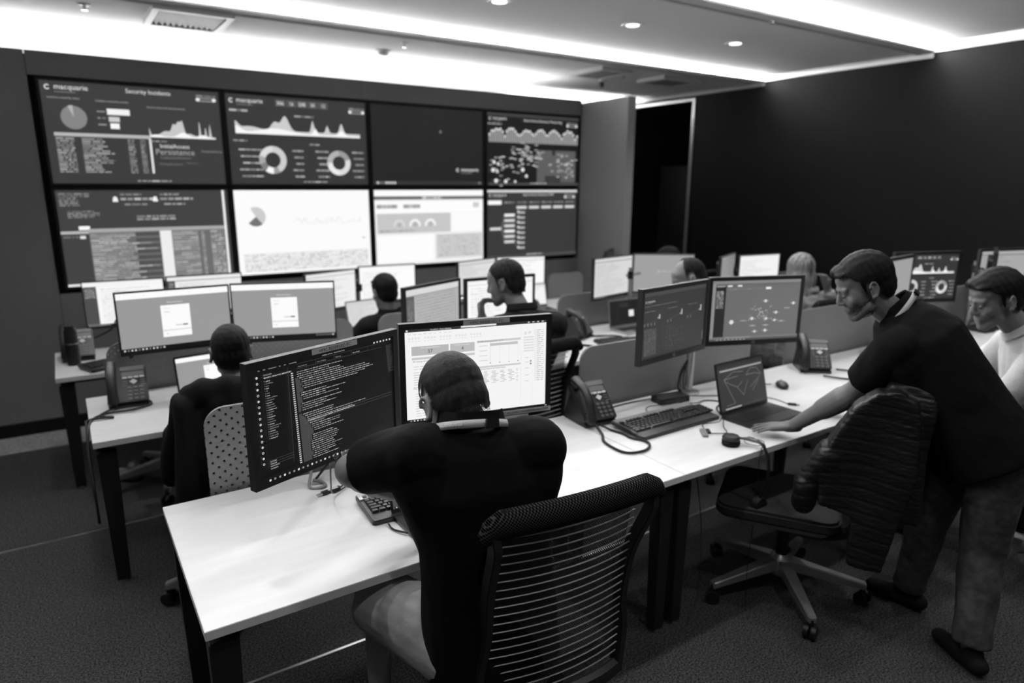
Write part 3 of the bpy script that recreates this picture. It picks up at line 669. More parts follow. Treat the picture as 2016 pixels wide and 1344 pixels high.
# ================================================================ desk monitors
def monitor(x, y, z, yaw, w, h, pic, label, bez=.018, chin=None, group='desk monitors', sticker=None, logo_g=None, strip=None, back=.03, yaw2=0):
    """z is the centre height; the mount end sits behind the middle"""
    t = thing('monitor', label, 'monitor', (x, y, z), yaw, group); chin = bez*1.3 if chin is None else chin
    a, c = w/2, h/2; b = MB()
    for q in ((-a, a, c-bez, c), (-a, a, -c, -c+chin), (-a, -a+bez, -c+chin, c-bez), (a-bez, a, -c+chin, c-bez)): b.box(q[0], q[1], -.004, .022, q[2], q[3])
    b.box(-a+bez*.6, a-bez*.6, .002, .022, -c+chin*.6, c-bez*.6)
    build('housing', b, 'housing', t)
    build('rear_cover', MB().rbox(-a*.78, a*.78, .022, .022+back, -c*.72, c*.72, .03, 'Y'), 'black', t, bevel=.004)
    build('mount_plate', MB().box(-.05, .05, .022+back, .028+back, -.05, .05), 'silver', t)
    s = pic(w-2*bez, h-bez-chin).build(t, 'scr', loc=(0, .001, (chin-bez)/2))
    if sticker:
        L = build('label_tape', MB().box(sticker[0]-.085, sticker[0]+.085, -.0052, -.0045, c-bez*.93, c-bez*.1), 'label', t); flat_text(L, 'HMC RESERVED PC', sticker[0], -.0056, c-bez*.78, bez*.5, 'ink')
    if strip:
        L = build('label_tape', MB().box(strip[0], strip[1], -.0052, -.0045, -c+chin*.12, -c+chin*.72), 'label', t); flat_text(L, 'DO NOT DISCONNECT MOUSE/KEYBOARD/SCREEN', (strip[0]+strip[1])/2, -.0056, -c+chin*.27, chin*.3, 'ink', (strip[1]-strip[0])*.94)
    if logo_g:
        q = build('badge', ring(0, -.0048, -c+chin*.5, chin*.3, chin*.36), 'silver', t); flat_text(q, 'hp', .0, -.005, -c+chin*.38, chin*.32, 'silver')
    return t
def ring(x, y, z, r0, r1, n=24):
    m = MB(); vs = []
    for k in range(n):
        a = 2*PI*k/n; vs += [(x+r0*math.cos(a), y, z+r0*math.sin(a)), (x+r1*math.cos(a), y, z+r1*math.sin(a))]
    return m.add(vs, [(2*k, 2*k+1, (2*k+3) % (2*n), (2*k+2) % (2*n)) for k in range(n)])
def flat_text(parent, s, x, y, z, size, material, maxw=None, R=None, name='lettering'):
    vs, fs, w = text_mesh(s); k = size/.7; sx = k if not maxw else min(k, maxw/w); m = MB()
    P = [(a*sx+(x-w*sx/2), y, b*k+z) for a, b, c in vs]
    m.add([R @ Vector(p) for p in P] if R is not None else P, fs); return build(name, m, material, parent, fix=False)
def arm(x, y, za, ends, label, z0=.725, h=None):
    """desk pole with clamp base and an arm to each monitor; ends are the mount points"""
    t = thing('monitor_stand', label, 'monitor arm', (x, y, z0), 0, 'monitor arms'); H = za-z0
    build('pole', MB().cyl((0, 0, .012), (0, 0, H+.06), .021, n=20), 'silver', t, smooth=True)
    build('base', MB().lathe([(.06, .0006), (.06, .008), (.03, .014)], n=24), 'silver', t, smooth=True)
    for ex, ey in ends:
        e = Vector((ex-x, ey-y, H)); d = Vector((e.x, e.y, 0)); s = d.normalized() if d.length > .01 else Vector((0, -1, 0)); mid = Vector((0, 0, H))+d*.5+Vector((-s.y, s.x, 0))*.03+Vector((0, .03, 0))
        a = build('arm_link', MB().tube([(0, 0, H), mid, e], .014, 10), 'silver', t, smooth=True)
        build('joint', MB().cyl(mid-Vector((0, 0, .025)), mid+Vector((0, 0, .025)), .022), 'black', a, smooth=True)
    build('collar', MB().cyl((0, 0, H-.03), (0, 0, H+.03), .03), 'black', t, smooth=True)
    return t
def back_of(x, y, yaw, d=.058):
    a = math.radians(yaw); return (x-math.sin(a)*d, y+math.cos(a)*d)
def pair(A, B, pole, labels, armlabel, W, H, pics, **k):
    ends = []
    for (x, y, z, yaw), lab, pic, ex in zip((A, B), labels, pics, k.pop('extra', ({}, {}))):
        kk = dict(k); kk.update(ex); monitor(x, y, z, yaw, W, H, pic, lab, **kk); ends.append(back_of(x, y, yaw))
    return arm(pole[0], pole[1], A[2], ends, armlabel)
HPB = dict(bez=.020, chin=.028, logo_g=1)
pair((.619, 1.912, 1.201, 20.9), (1.162, 1.961, 1.213, -12.0), (.88, 2.30), ('monitor nearest the camera filled with dark program code', 'monitor with the white report page showing 57 and 4'),
     'monitor arm of the two nearest monitors', .557, .365, (pic_code, pic_report), extra=(dict(sticker=(.02,), strip=(.02, .278)), dict(sticker=(.03,), strip=(.06, .278))), **HPB)
pair((2.447, 2.244, 1.2, 8.6), (3.015, 2.211, 1.202, -20.7), (2.80, 2.44), ('dark grey dashboard monitor left of the silver pole', 'grey monitor showing a starburst of connected dots'),
     'monitor arm with a tall silver pole beside the open laptop', .557, .365, (pic_dark_report, pic_graph), **HPB)
pair((4.60, 2.30, 1.21, 8), (5.096, 2.35, 1.215, -21.2), (4.80, 2.45), ('monitor hidden behind the head of the standing man', 'dark dashboard monitor behind the back of the standing man'),
     'monitor arm behind the standing man', .557, .365, (pic_plain, pic_alerts), **HPB)
pair((5.86, 2.22, 1.2, 22), (6.30, 2.33, 1.152+.03, -15), (6.12, 2.45), ('monitor turned away, seen edge-on near the black wall', 'grey monitor above the head of the man in the pale shirt'),
     'cluttered monitor arm beside the black wall', .557, .365, (pic_plain, lambda w, h: pic_doc(w, h, .66, .3, 3)), **HPB)
pair((.441+.005, 3.833, 1.151, 1.2), (.963+.005, 3.708, 1.16, -18.8), (.66, 3.98), ('left monitor of the login page pair', 'right monitor of the login page pair'),
     'monitor arm of the login page monitors', .54, .325, (pic_login, pic_login), bez=.007, chin=.016)
pair((1.822, 3.6, 1.087+.01, 23.4), (2.336, 3.65, 1.084+.01, -1.5), (2.1, 3.9), ('monitor with a pale table beside the man holding his face', 'white monitor behind the man holding his face'),
     'monitor arm of the middle pair', .53, .345, (pic_table, lambda w, h: pic_doc(w, h, .98, .8, 5)), bez=.018, extra=(dict(), dict()))
pair((3.588, 3.959, 1.135, 11), (4.093, 3.915, 1.135, -35.8), (3.80, 4.0), ('pale document monitor above the small laptop', 'plain grey monitor behind the balding head'),
     'monitor arm above the small dark-screened laptop', .50, .328, (lambda w, h: pic_doc(w, h, .84, .35, 7), pic_plain), bez=.008, chin=.014)
pair((4.888, 3.905, 1.084, 25.2), (5.315, 3.896, 1.068, -7.7), (5.1, 4.02), ('narrow-looking grey monitor beside the white one near the black wall', 'white monitor left of the long-haired person'),
     'monitor arm left of the long-haired person', .50, .328, (lambda w, h: pic_doc(w, h, .55, .3, 8), lambda w, h: pic_doc(w, h, .95, .93, 9)), bez=.009, chin=.014)
pair((.309, 5.289-.05, 1.041, -4), (.80, 5.10, 1.06, -1.7), (.55, 5.28), ('monitor with a dark sidebar in front of the bottom left display', 'white-framed monitor mostly hidden behind the login pair'),
     'monitor arm at the far left', .49, .32, (lambda w, h: pic_doc(w, h, .97, .93, 2, .16), lambda w, h: pic_doc(w, h, .93, .3, 4, .1)), bez=.007, chin=.014)
pair((1.735, 5.2, .993+.015, 18.9), (2.234, 5.25, 1.012+.012, -6.6), (2.0, 5.3), ('angled pale monitor left of the dark-haired man', 'white monitor behind the dark-haired man'),
     'monitor arm behind the dark-haired man', .49, .32, (lambda w, h: pic_doc(w, h, .93, .5, 12), lambda w, h: pic_doc(w, h, .985, .96, 13)), bez=.008, chin=.014)
pair((3.076, 5.2, 1.015+.01, 16.3), (3.60, 5.27, .991+.03, -14), (3.33, 5.3), ('pale grey monitor under the tree diagram display, left one', 'white monitor under the tree diagram display, right one'),
     'monitor arm under the tree diagram display', .49, .32, (lambda w, h: pic_doc(w, h, .87, .4, 14), lambda w, h: pic_doc(w, h, .98, .55, 15)), bez=.008, chin=.014)
monitor(4.70, 5.25, 1.03, 38, .46, .32, lambda w, h: Paint(w, h, .16), 'switched-off dark monitor under the right end of the display wall', bez=.012)
arm(4.78, 5.30, 1.03, [back_of(4.70, 5.25, 38)], 'monitor arm of the switched-off monitor')
# ================================================================ desk phones
def phone(x, y, yaw, label, group='desk phones', z=.7255):
    t = thing('desk_phone', label, 'telephone', (x, y, z), yaw, group)
    build('stand', MB().prism([(-.10, 0), (.10, 0), (.10, .012), (.045, .135), (.03, .135), (-.085, .02), (-.10, .015)], -.085, .095, 'X'), 'phone', t, bevel=.002)
    R = Matrix.Rotation(math.radians(47), 3, 'X'); T = Matrix.Translation((0, -.012, .085)) @ R.to_4x4()
    def part(name, f, mt, par, **k):
        m = MB(); m.T = T; f(m); return build(name, m, mt, par, **k)
    body = part('body', lambda m: m.rbox(-.088, .098, -.10, .105, -.004, .03, .012), 'phone', t, bevel=.003)
    part('top_panel', lambda m: m.rbox(-.02, .09, .078, .103, .030, .036, .004), 'phone_grey', body)
    part('display_window', lambda m: m.rbox(-.016, .086, .048, .076, .030, .033, .003), 'phone_grey', body)
    m = MB(); m.T = T
    for i in range(4): m.rbox(-.014+i*.026, .008+i*.026, .034, .044, .030, .035, .003)
    build('soft_keys', m, 'white_plastic', body)
    part('navigation_key', lambda m: m.prism([(.035, .028), (.053, .014), (.035, -.002), (.017, .014)], .030, .036), 'white_plastic', body)
    m = MB(); m.T = T
    for i in range(3):
        for j in range(4): m.rbox(.006+i*.027, .024+i*.027, -.09+j*.021, -.077+j*.021, .030, .035, .004)
    for j in range(3):
        m.rbox(-.014, .006, .018-j*.014, .024-j*.014, .030, .033, .002); m.rbox(.066, .088, .018-j*.014, .024-j*.014, .030, .033, .002)
    build('keypad', m, 'key_light', body)
    h = MB(); h.T = T; pts = []; rs = []
    for i in range(15):
        v = -.108+i*.228/14; q = (v+.108)/.228; pts.append((-.062, v, .048+.046*math.sin(PI*q))); rs.append(.026-.005*math.sin(PI*q))
    h.tube(pts, rs, 14, flat=.75); h.ell((-.062, -.092, .040), (.026, .030, .02)); h.ell((-.062, .10, .040), (.026, .030, .02))
    build('handset', h, 'phone', t, smooth=True)
    return t
phone(2.045, 2.395, -6, 'black desk phone with coiled cord behind the seated man in front')
phone(3.82, 2.36, -42, 'black desk phone near the chin of the standing man')
phone(.185, 3.90, -4, 'black desk phone at the left end of the middle row')
phone(3.15, 3.87, 18, 'black desk phone beside the notebook in the middle row')
phone(-.005, 5.11, -2, 'black desk phone behind the flask')
def coil(pts, name, label, r=.0065, cat='cord', step=.0035, mt='black', group=None):
    P = smooth_path(pts, step); rs = [r*(1.0 if i % 2 else .72) for i in range(len(P))]
    return tag(build(name, MB().tube(P, rs, 8), mt, None, smooth=False), label, cat, group)
def smooth_path(pts, step=.01):
    pts = [Vector(p) for p in pts]; P = [pts[0]*2-pts[1]]+pts+[pts[-1]*2-pts[-2]]; out = []
    for i in range(1, len(P)-2):
        a, b, c, d = P[i-1:i+3]; n = max(2, int((c-b).length/step))
        for k in range(n):
            t = k/n; out.append(.5*((2*b)+(c-a)*t+(2*a-5*b+4*c-d)*t*t+(3*b-a-3*c+d)*t**3))
    out.append(pts[-1]); return out
def cable(pts, label, r=.0022, mt='cable', name='cable', cat='cable', group='loose cables on the desks'):
    return tag(build(name, MB().tube(smooth_path(pts, .012), r, 6), mt, None, smooth=True, fix=False), label, cat, group)
Zd = .7325
coil([(1.985, 2.27, .745), (1.955, 2.19, Zd), (1.905, 2.12, Zd), (1.890, 2.03, Zd), (1.90, 1.975, Zd), (1.94, 1.952, Zd), (2.0, 1.951, Zd), (2.05, 1.985, Zd), (2.065, 2.03, Zd), (2.04, 2.09, Zd), (2.045, 2.15, Zd), (2.03, 2.215, Zd), (2.0, 2.268, .75)], 'coiled_phone_cord', 'coiled black handset cord looping beside the keyboard')
coil([(3.70, 2.20, .74), (3.78, 2.1, Zd), (3.90, 2.02, Zd), (4.05, 2.02, Zd), (4.0, 2.14, Zd), (3.90, 2.24, .74)], 'coiled_phone_cord', 'coiled handset cord of the phone near the standing man')
coil([(.13, 3.79, .745), (.05, 3.72, Zd), (.1, 3.66, Zd), (.0, 3.67, Zd), (-.012, 3.62, .70), (-.016, 3.55, .5), (-.015, 3.45, .3), (-.016, 3.4, .5), (-.015, 3.5, .69), (.03, 3.70, Zd), (.20, 3.74, Zd), (.28, 3.79, Zd), (.27, 3.86, .74)], 'coiled_phone_cord', 'coiled cord hanging over the left end of the middle row')
coil([(3.2, 3.78, .74), (3.3, 3.70, Zd), (3.42, 3.66, Zd), (3.38, 3.74, Zd), (3.24, 3.80, Zd)], 'coiled_phone_cord', 'coiled handset cord beside the notebook')

# ================================================================ keyboards, laptops, mouse
def keyboard(x, y, yaw, label, W=.53, D=.22, pad=True, z=.7255, keymat='key', smart=False):
    t = thing('keyboard', label, 'keyboard', (x, y, z), yaw, 'full-size keyboards')
    T = Matrix.Translation((0, 0, .010)) @ Matrix.Rotation(math.radians(4), 4, 'X')
    m = MB(); m.T = T; m.rbox(-W/2, W/2, -D/2, D/2, -.004, .014, .012); build('case', m, 'phone', t, bevel=.003)
    m = MB(); m.T = T; m.rbox(-W/2+.01, W/2-.01, D/2-.05, D/2-.006, .0142, .0165, .006); build('top_panel', m, 'phone_grey' if smart else 'housing', t)
    k = MB(); k.T = T; mw = W-.15; u = mw/15; r = random.Random(1)
    def key(cx, cy, w): 
        a, b = w/2-.0012, .0082; k.add([(cx-a, cy-b, .014), (cx+a, cy-b, .014), (cx+a, cy+b, .014), (cx-a, cy+b, .014), (cx-a*.8, cy-b*.72, .022), (cx+a*.8, cy-b*.72, .022), (cx+a*.8, cy+b*.8, .022), (cx-a*.8, cy+b*.8, .022)],
                                       [(0, 1, 5, 4), (1, 2, 6, 5), (2, 3, 7, 6), (3, 0, 4, 7), (4, 5, 6, 7)])
    x0 = -W/2+.014; rows = [[1]*13+[2], [1.5]+[1]*12+[1.5], [1.8]+[1]*11+[2.2], [2.3]+[1]*10+[2.7], [1.3, 1.3, 1.3, 6, 1.3, 1.3, 1.3, 1.2]]
    for j, rw in enumerate(rows):
        cx = x0; y_ = .035-j*.0188
        for w in rw: key(cx+w*u/2, y_, w*u); cx += w*u
    for i in range(13): key(x0+u*.5+(i+(i > 0)*.7+(i > 4)*.5+(i > 8)*.5)*u*.98, .062, u)
    for i in range(3):
        for j in range(2): key(x0+mw+.018+i*u, .035-j*.0188, u)
        key(x0+mw+.018+i*u, .035-4*.0188, u)
    key(x0+mw+.018+u, .035-3*.0188, u)
    for i in range(3):
        for j in range(5): key(x0+mw+.018+(3.4+i)*u*.93, .035-j*.0188, u*.95)
    build('keys', k, keymat, t, fix=False)
    return t
keyboard(2.33, 2.155, 1, 'black keyboard on the desk beside the open laptop', smart=True)
# the tilted one half under the forearm
kb = keyboard(.985, 2.06, -3, 'black keyboard under the forearm of the seated man in front', W=.45, D=.20, smart=False)
c_ = MB(); c_.T = Matrix.Translation((0, 0, .010)) @ Matrix.Rotation(math.radians(4), 4, 'X'); c_.rbox(-.222, -.19, .05, .092, .0145, .019, .006)
build('corner_badge', c_, 'silver', kb)
keyboard(.20, 4.80, 24, 'black keyboard standing by the flask at the far left', W=.40, D=.18)
keyboard(3.30, 3.50, -16, 'black keyboard on the middle row near the notebook', W=.42, D=.17)
keyboard(6.15, 2.30, -6, 'black keyboard under the papers by the black wall', W=.42, D=.17)
def laptop(x, y, yaw, label, pic, W=.36, D=.235, lid=100, base_mt='phone', z=.7255, H=.22):
    t = thing('laptop', label, 'laptop', (x, y, z), yaw, 'laptops')
    b = build('base', MB().rbox(-W/2, W/2, -D/2, D/2, 0, .016, .012), base_mt, t, bevel=.002)
    k = MB(); u = (W-.05)/14
    for j in range(5):
        for i in range(14): k.rbox(-W/2+.025+i*u+.001, -W/2+.025+(i+1)*u-.001, D/2-.04-(j+1)*.0185+.001, D/2-.04-j*.0185-.001, .0162, .0178, .002, k=1)
    build('keys', k, 'key', b, fix=False)
    build('touchpad', MB().rbox(-.055, .055, -D/2+.012, -D/2+.075, .0161, .0166, .004), 'phone', b)
    R = Matrix.Translation((0, D/2-.004, .016)) @ Matrix.Rotation(math.radians(lid-90), 4, 'X').inverted()
    m = MB(); m.T = R; m.rbox(-W/2, W/2, 0, .007, 0, H+.02, .01, 'Y'); build('lid', m, base_mt, t, bevel=.0015)
    s = pic(W-.018, H-.006).build(t, 'scr'); s.matrix_local = R @ Matrix.Translation((0, -.0008, H/2+.012))
    return t
laptop(2.797, 1.955, 2, 'black laptop with line drawings on screen, under the hand of the standing man', pic_kql, W=.385, D=.21, lid=104, H=.235)
laptop(1.01, 1.855, 0, 'black laptop half hidden by the body of the seated man in front', lambda w, h: pic_doc(w, h, .6, .3, 21, .2), W=.36, D=.27, lid=112, H=.20)
laptop(.60, 3.60, 8, 'laptop showing a login box in front of the man with short dark hair', pic_login, W=.37, D=.22, lid=100, H=.22)
laptop(3.68, 3.79, -2, 'small laptop with a black screen and a white square', pic_term, W=.33, D=.22, lid=98, base_mt='silver', H=.20)
laptop(1.95, 4.85, 8, 'laptop with a pale screen beside the dark-haired man', lambda w, h: pic_doc(w, h, .86, .6, 22), W=.34, D=.22, lid=105, base_mt='silver', H=.20)
laptop(3.52, 4.86, -4, 'laptop partly hidden to the right of the man holding his face', lambda w, h: pic_doc(w, h, .95, .6, 23), W=.32, D=.22, lid=103, base_mt='silver', H=.20)
t = thing('computer_mouse', 'black mouse on the desk behind the open laptop', 'mouse', (3.33, 2.22, .7255), -40, 'mice')
build('shell', MB().ell((0, 0, .012), (.034, .058, .022)), 'phone', t, smooth=True); build('scroll_wheel', MB().cyl((-.004, .025, .031), (.004, .025, .031), .008), 'white_plastic', t)
# headset
t = thing('headset', 'black headset hanging over the front edge of the white desk', 'headset', (2.365, 1.80, .7255), 0)
build('ear_cushion', MB().lathe([(.036, 0), (.040, .008), (.040, .022), (.030, .028)], n=24), 'blackm', t, smooth=True)
build('ear_cup', MB().lathe([(.038, .026), (.039, .036), (.033, .044), (.005, .046)], n=24), 'black', t, smooth=True)
build('headband', MB().tube(smooth_path([(.02, -.01, .034), (.055, -.06, .03), (.07, -.115, .02), (.062, -.155, -.05), (.05, -.165, -.13), (.035, -.15, -.2)], .01), .011, 8, flat=.4), 'black', t, smooth=True)
build('second_ear_cup', MB().cyl((.03, -.165, -.235), (.03, -.135, -.235), .036), 'black', t, smooth=True)
cable([(2.37, 1.79, .745), (2.46, 1.80, .74), (2.50, 1.73, .735), (2.44, 1.71, .735), (2.41, 1.76, .74), (2.48, 1.79, .742), (2.47, 1.70, .735), (2.40, 1.672, .728), (2.385, 1.66, .5), (2.37, 1.66, .2), (2.35, 1.64, .01)], 'thin headset cable curled on the desk and hanging to the floor', .0016)
# usb hub and loose plugs
t = thing('usb_hub', 'small grey usb hub with a short plug beside the headset', 'usb hub', (2.37, 1.955, .7255), 52)
build('body', MB().rbox(-.045, .045, -.012, .012, 0, .01, .003), 'grey', t); build('plug', MB().box(.0, .05, -.032, -.016, 0, .009), 'black', t)
cable([(2.41, 1.99, .732), (2.45, 2.03, .735), (2.52, 2.0, .74), (2.585, 2.03, .742)], 'black cable from the usb hub to the laptop')
cable([(2.39, 1.93, .732), (2.46, 1.90, .73), (2.50, 1.95, .735), (2.57, 2.01, .742)], 'second short cable by the usb hub')
t = thing('usb_plug', 'black usb plug lying to the right of the open laptop', 'plug', (3.09, 1.99, .7255), -50)
build('body', MB().box(-.02, .02, -.009, .009, 0, .01), 'black', t); build('tip', MB().box(.02, .036, -.006, .006, .002, .008), 'silver', t)
cable([(3.075, 2.005, .731), (3.09, 2.09, .73), (3.05, 2.18, .73), (2.98, 2.13, .735)], 'cable curving from the laptop to the usb plug')
cable([(3.30, 2.27, .735), (3.22, 2.32, .73), (3.15, 2.26, .73), (3.05, 2.30, .73), (3.02, 2.20, .735)], 'mouse cable behind the laptop')
# docks and cables by the poles
def dock(x, y, yaw, label, w=.19, d=.09, h=.032):
    t = thing('docking_station', label, 'docking station', (x, y, .7255), yaw, 'docking stations')
    build('case', MB().rbox(-w/2, w/2, -d/2, d/2, 0, h, .006), 'black', t, bevel=.002); build('port_panel', MB().box(-w*.35, w*.35, -d/2-.0012, -d/2, h*.3, h*.65), 'key', t)
dock(2.60, 2.385, -8, 'flat black docking station tangled in cables by the silver pole')
dock(.93, 2.34, -8, 'dark docking box behind the elbow of the seated man in front', .22, .12)
cable([(2.51, 2.34, .735), (2.42, 2.37, .73), (2.36, 2.31, .73), (2.37, 2.26, .732)], 'thin keyboard cable behind the front keyboard')
cable([(2.58, 2.32, .74), (2.66, 2.27, .735), (2.76, 2.28, .73), (2.80, 2.21, .732), (2.7, 2.16, .735), (2.62, 2.07, .74)], 'thick black cable from the docking station to the laptop', .0035)
cable([(2.69, 2.38, .74), (2.80, 2.33, .735), (2.9, 2.28, .73), (2.93, 2.17, .735), (2.90, 2.09, .742)], 'second black cable from the docking station', .003)
cable([(2.55, 2.43, .74), (2.4, 2.47, .73), (2.22, 2.46, .73), (2.12, 2.42, .735)], 'black cable along the foot of the fine-holed divider', .0035)
cable([(2.83, 2.4, 1.05), (2.80, 2.43, .95), (2.76, 2.46, .85), (2.72, 2.44, .77), (2.70, 2.41, .76)], 'thick black cable bundle hanging down beside the silver pole', .008)
cable([(2.85, 2.41, 1.03), (2.84, 2.47, .95), (2.80, 2.48, .82), (2.76, 2.44, .75)], 'second black cable hanging behind the silver pole', .004)
cable([(2.93, 2.26, 1.04), (2.99, 2.30, 1.0), (3.08, 2.30, 1.01), (3.12, 2.25, 1.035)], 'cable loop under the starburst monitor', .003)
cable([(.62, 1.96, 1.03), (.66, 2.10, .86), (.71, 2.24, .75), (.78, 2.30, .735), (.83, 2.33, .75)], 'black cable drooping under the code monitor', .003)
cable([(.87, 2.33, 1.0), (.84, 2.40, .93), (.90, 2.47, .88), (1.0, 2.50, .90)], 'black cable looped against the perforated divider', .003)
cable([(.70, 2.42, .735), (.80, 2.48, .78), (.92, 2.49, .80), (1.05, 2.46, .80)], 'thick black cable over the front desk', .005)
t = thing('cable_hook', 'grey bent metal hook on the nearest desk under the code monitor', 'hook', (.685, 2.40, .7255))
build('wire', MB().tube(smooth_path([(0, .03, .12), (.0, .01, .06), (-.02, -.03, .006), (.03, -.05, .006), (.035, -.01, .006), (.0, .0, .02)], .01), .006, 8), 'grey', t, smooth=True)
t = thing('usb_cable_plug', 'black usb plug with a bare metal tip on the nearest desk', 'plug', (.715, 2.30, .7255), 12)
build('body', MB().rbox(-.03, .045, -.009, .009, 0, .012, .003), 'black', t); build('tip', MB().box(-.05, -.03, -.006, .006, .003, .008), 'silver', t); build('tag', MB().box(-.005, .035, -.006, .006, .0121, .0128), 'white_plastic', t)
cable([(.76, 2.31, .732), (.80, 2.33, .74), (.83, 2.365, .745)], 'short lead behind the bare usb plug', .003)
cable([(.80, 1.95, .733), (.80, 1.91, .73), (.825, 1.855, .735)], 'charging cable with a black plug beside the keyboard and laptop', .0035)
cable([(1.15, 2.25, .56), (1.02, 2.1, .42), (.95, 2.05, .22), (1.02, 2.0, .07), (1.2, 2.05, .02), (1.35, 2.2, .01)], 'thick black cable hanging under the nearest desk', .006, group='cables below the desks')
cable([(.85, 2.35, .56), (.8, 2.3, .45), (.86, 2.25, .38), (1.0, 2.3, .4), (1.05, 2.4, .5)], 'thin cable tangle under the nearest desk', .004, group='cables below the desks')
cable([(2.12, 1.78, .69), (2.15, 1.75, .4), (2.12, 1.72, .12), (2.05, 1.70, .01)], 'thin cable hanging beside the pair of table legs', .002, group='cables below the desks')
cable([(.40, 3.55, .735), (.37, 3.62, .76), (.35, 3.66, .735), (.40, 3.62, .75), (.38, 3.56, .735), (.43, 3.52, .74)], 'tangled black cable beside the login laptop', .003)
cable([(.62, 4.0, 1.0), (.64, 4.05, .93), (.66, 4.06, .86)], 'black cable below the left login monitor', .005)
cable([(.86, 4.0, .97), (.82, 4.06, .88), (.76, 4.05, .85)], 'second black cable behind the head of the man with short dark hair', .005)
cable([(.24, 5.2, .94), (.2, 5.28, .86), (.08, 5.3, .80), (.03, 5.2, .78)], 'cable sweeping down to the phone behind the flask', .006)
# flask, papers, notebook
t = thing('flask', 'tall black vacuum flask on the far left desk', 'flask', (-.03, 4.93, .7255))
build('body', MB().lathe([(.034, 0), (.037, .01), (.037, .12), (.030, .14)], n=28), 'black', t, smooth=True)
build('cup_lid', MB().lathe([(.037, .14), (.037, .215), (.028, .235), (.03, .25), (.026, .255), (.003, .257)], n=28), 'phone', t, smooth=True); build('steel_band', MB().lathe([(.0378, .136), (.0378, .142)], n=28), 'silver', t)
def sheets(x, y, yaw, n, label, w=.21, d=.297, z=.7257):
    t = thing('paper_stack', label, 'papers', (x, y, z), yaw, 'papers on the desks'); r = random.Random(n)
    for i in range(n):
        R = Matrix.Rotation(r.uniform(-.12, .12), 4, 'Z'); m = MB(); m.T = R; m.box(-w/2, w/2, -d/2, d/2, i*.003, i*.003+.0022); build('sheet', m, 'paper', t)
sheets(6.05, 2.06, 20, 4, 'loose white papers on the desk by the black wall'); sheets(6.55, 2.30, -15, 3, 'pile of papers beneath the cluttered monitor arm')
sheets(1.62, 4.78, 20, 2, 'crumpled white papers left of the dark-haired man')
t = thing('notebook', 'spiral notebook with a dark edge at the front of the middle row', 'notebook', (3.22, 3.52, .7257), -64)
build('pages', MB().box(-.21, .21, -.15, .15, 0, .01), 'paper', t); build('spiral_binding', MB().box(-.215, .215, -.165, -.148, 0, .014), 'black', t)
t = thing('small_bowl', 'rounded pale object on the login desk behind the divider', 'bowl', (1.22, 4.02, .7257)); 
build('bowl', MB().lathe([(.03, 0), (.06, .03), (.075, .075), (.07, .078), (.05, .03), (.004, .012)], n=28), 'white_plastic', t, smooth=True)

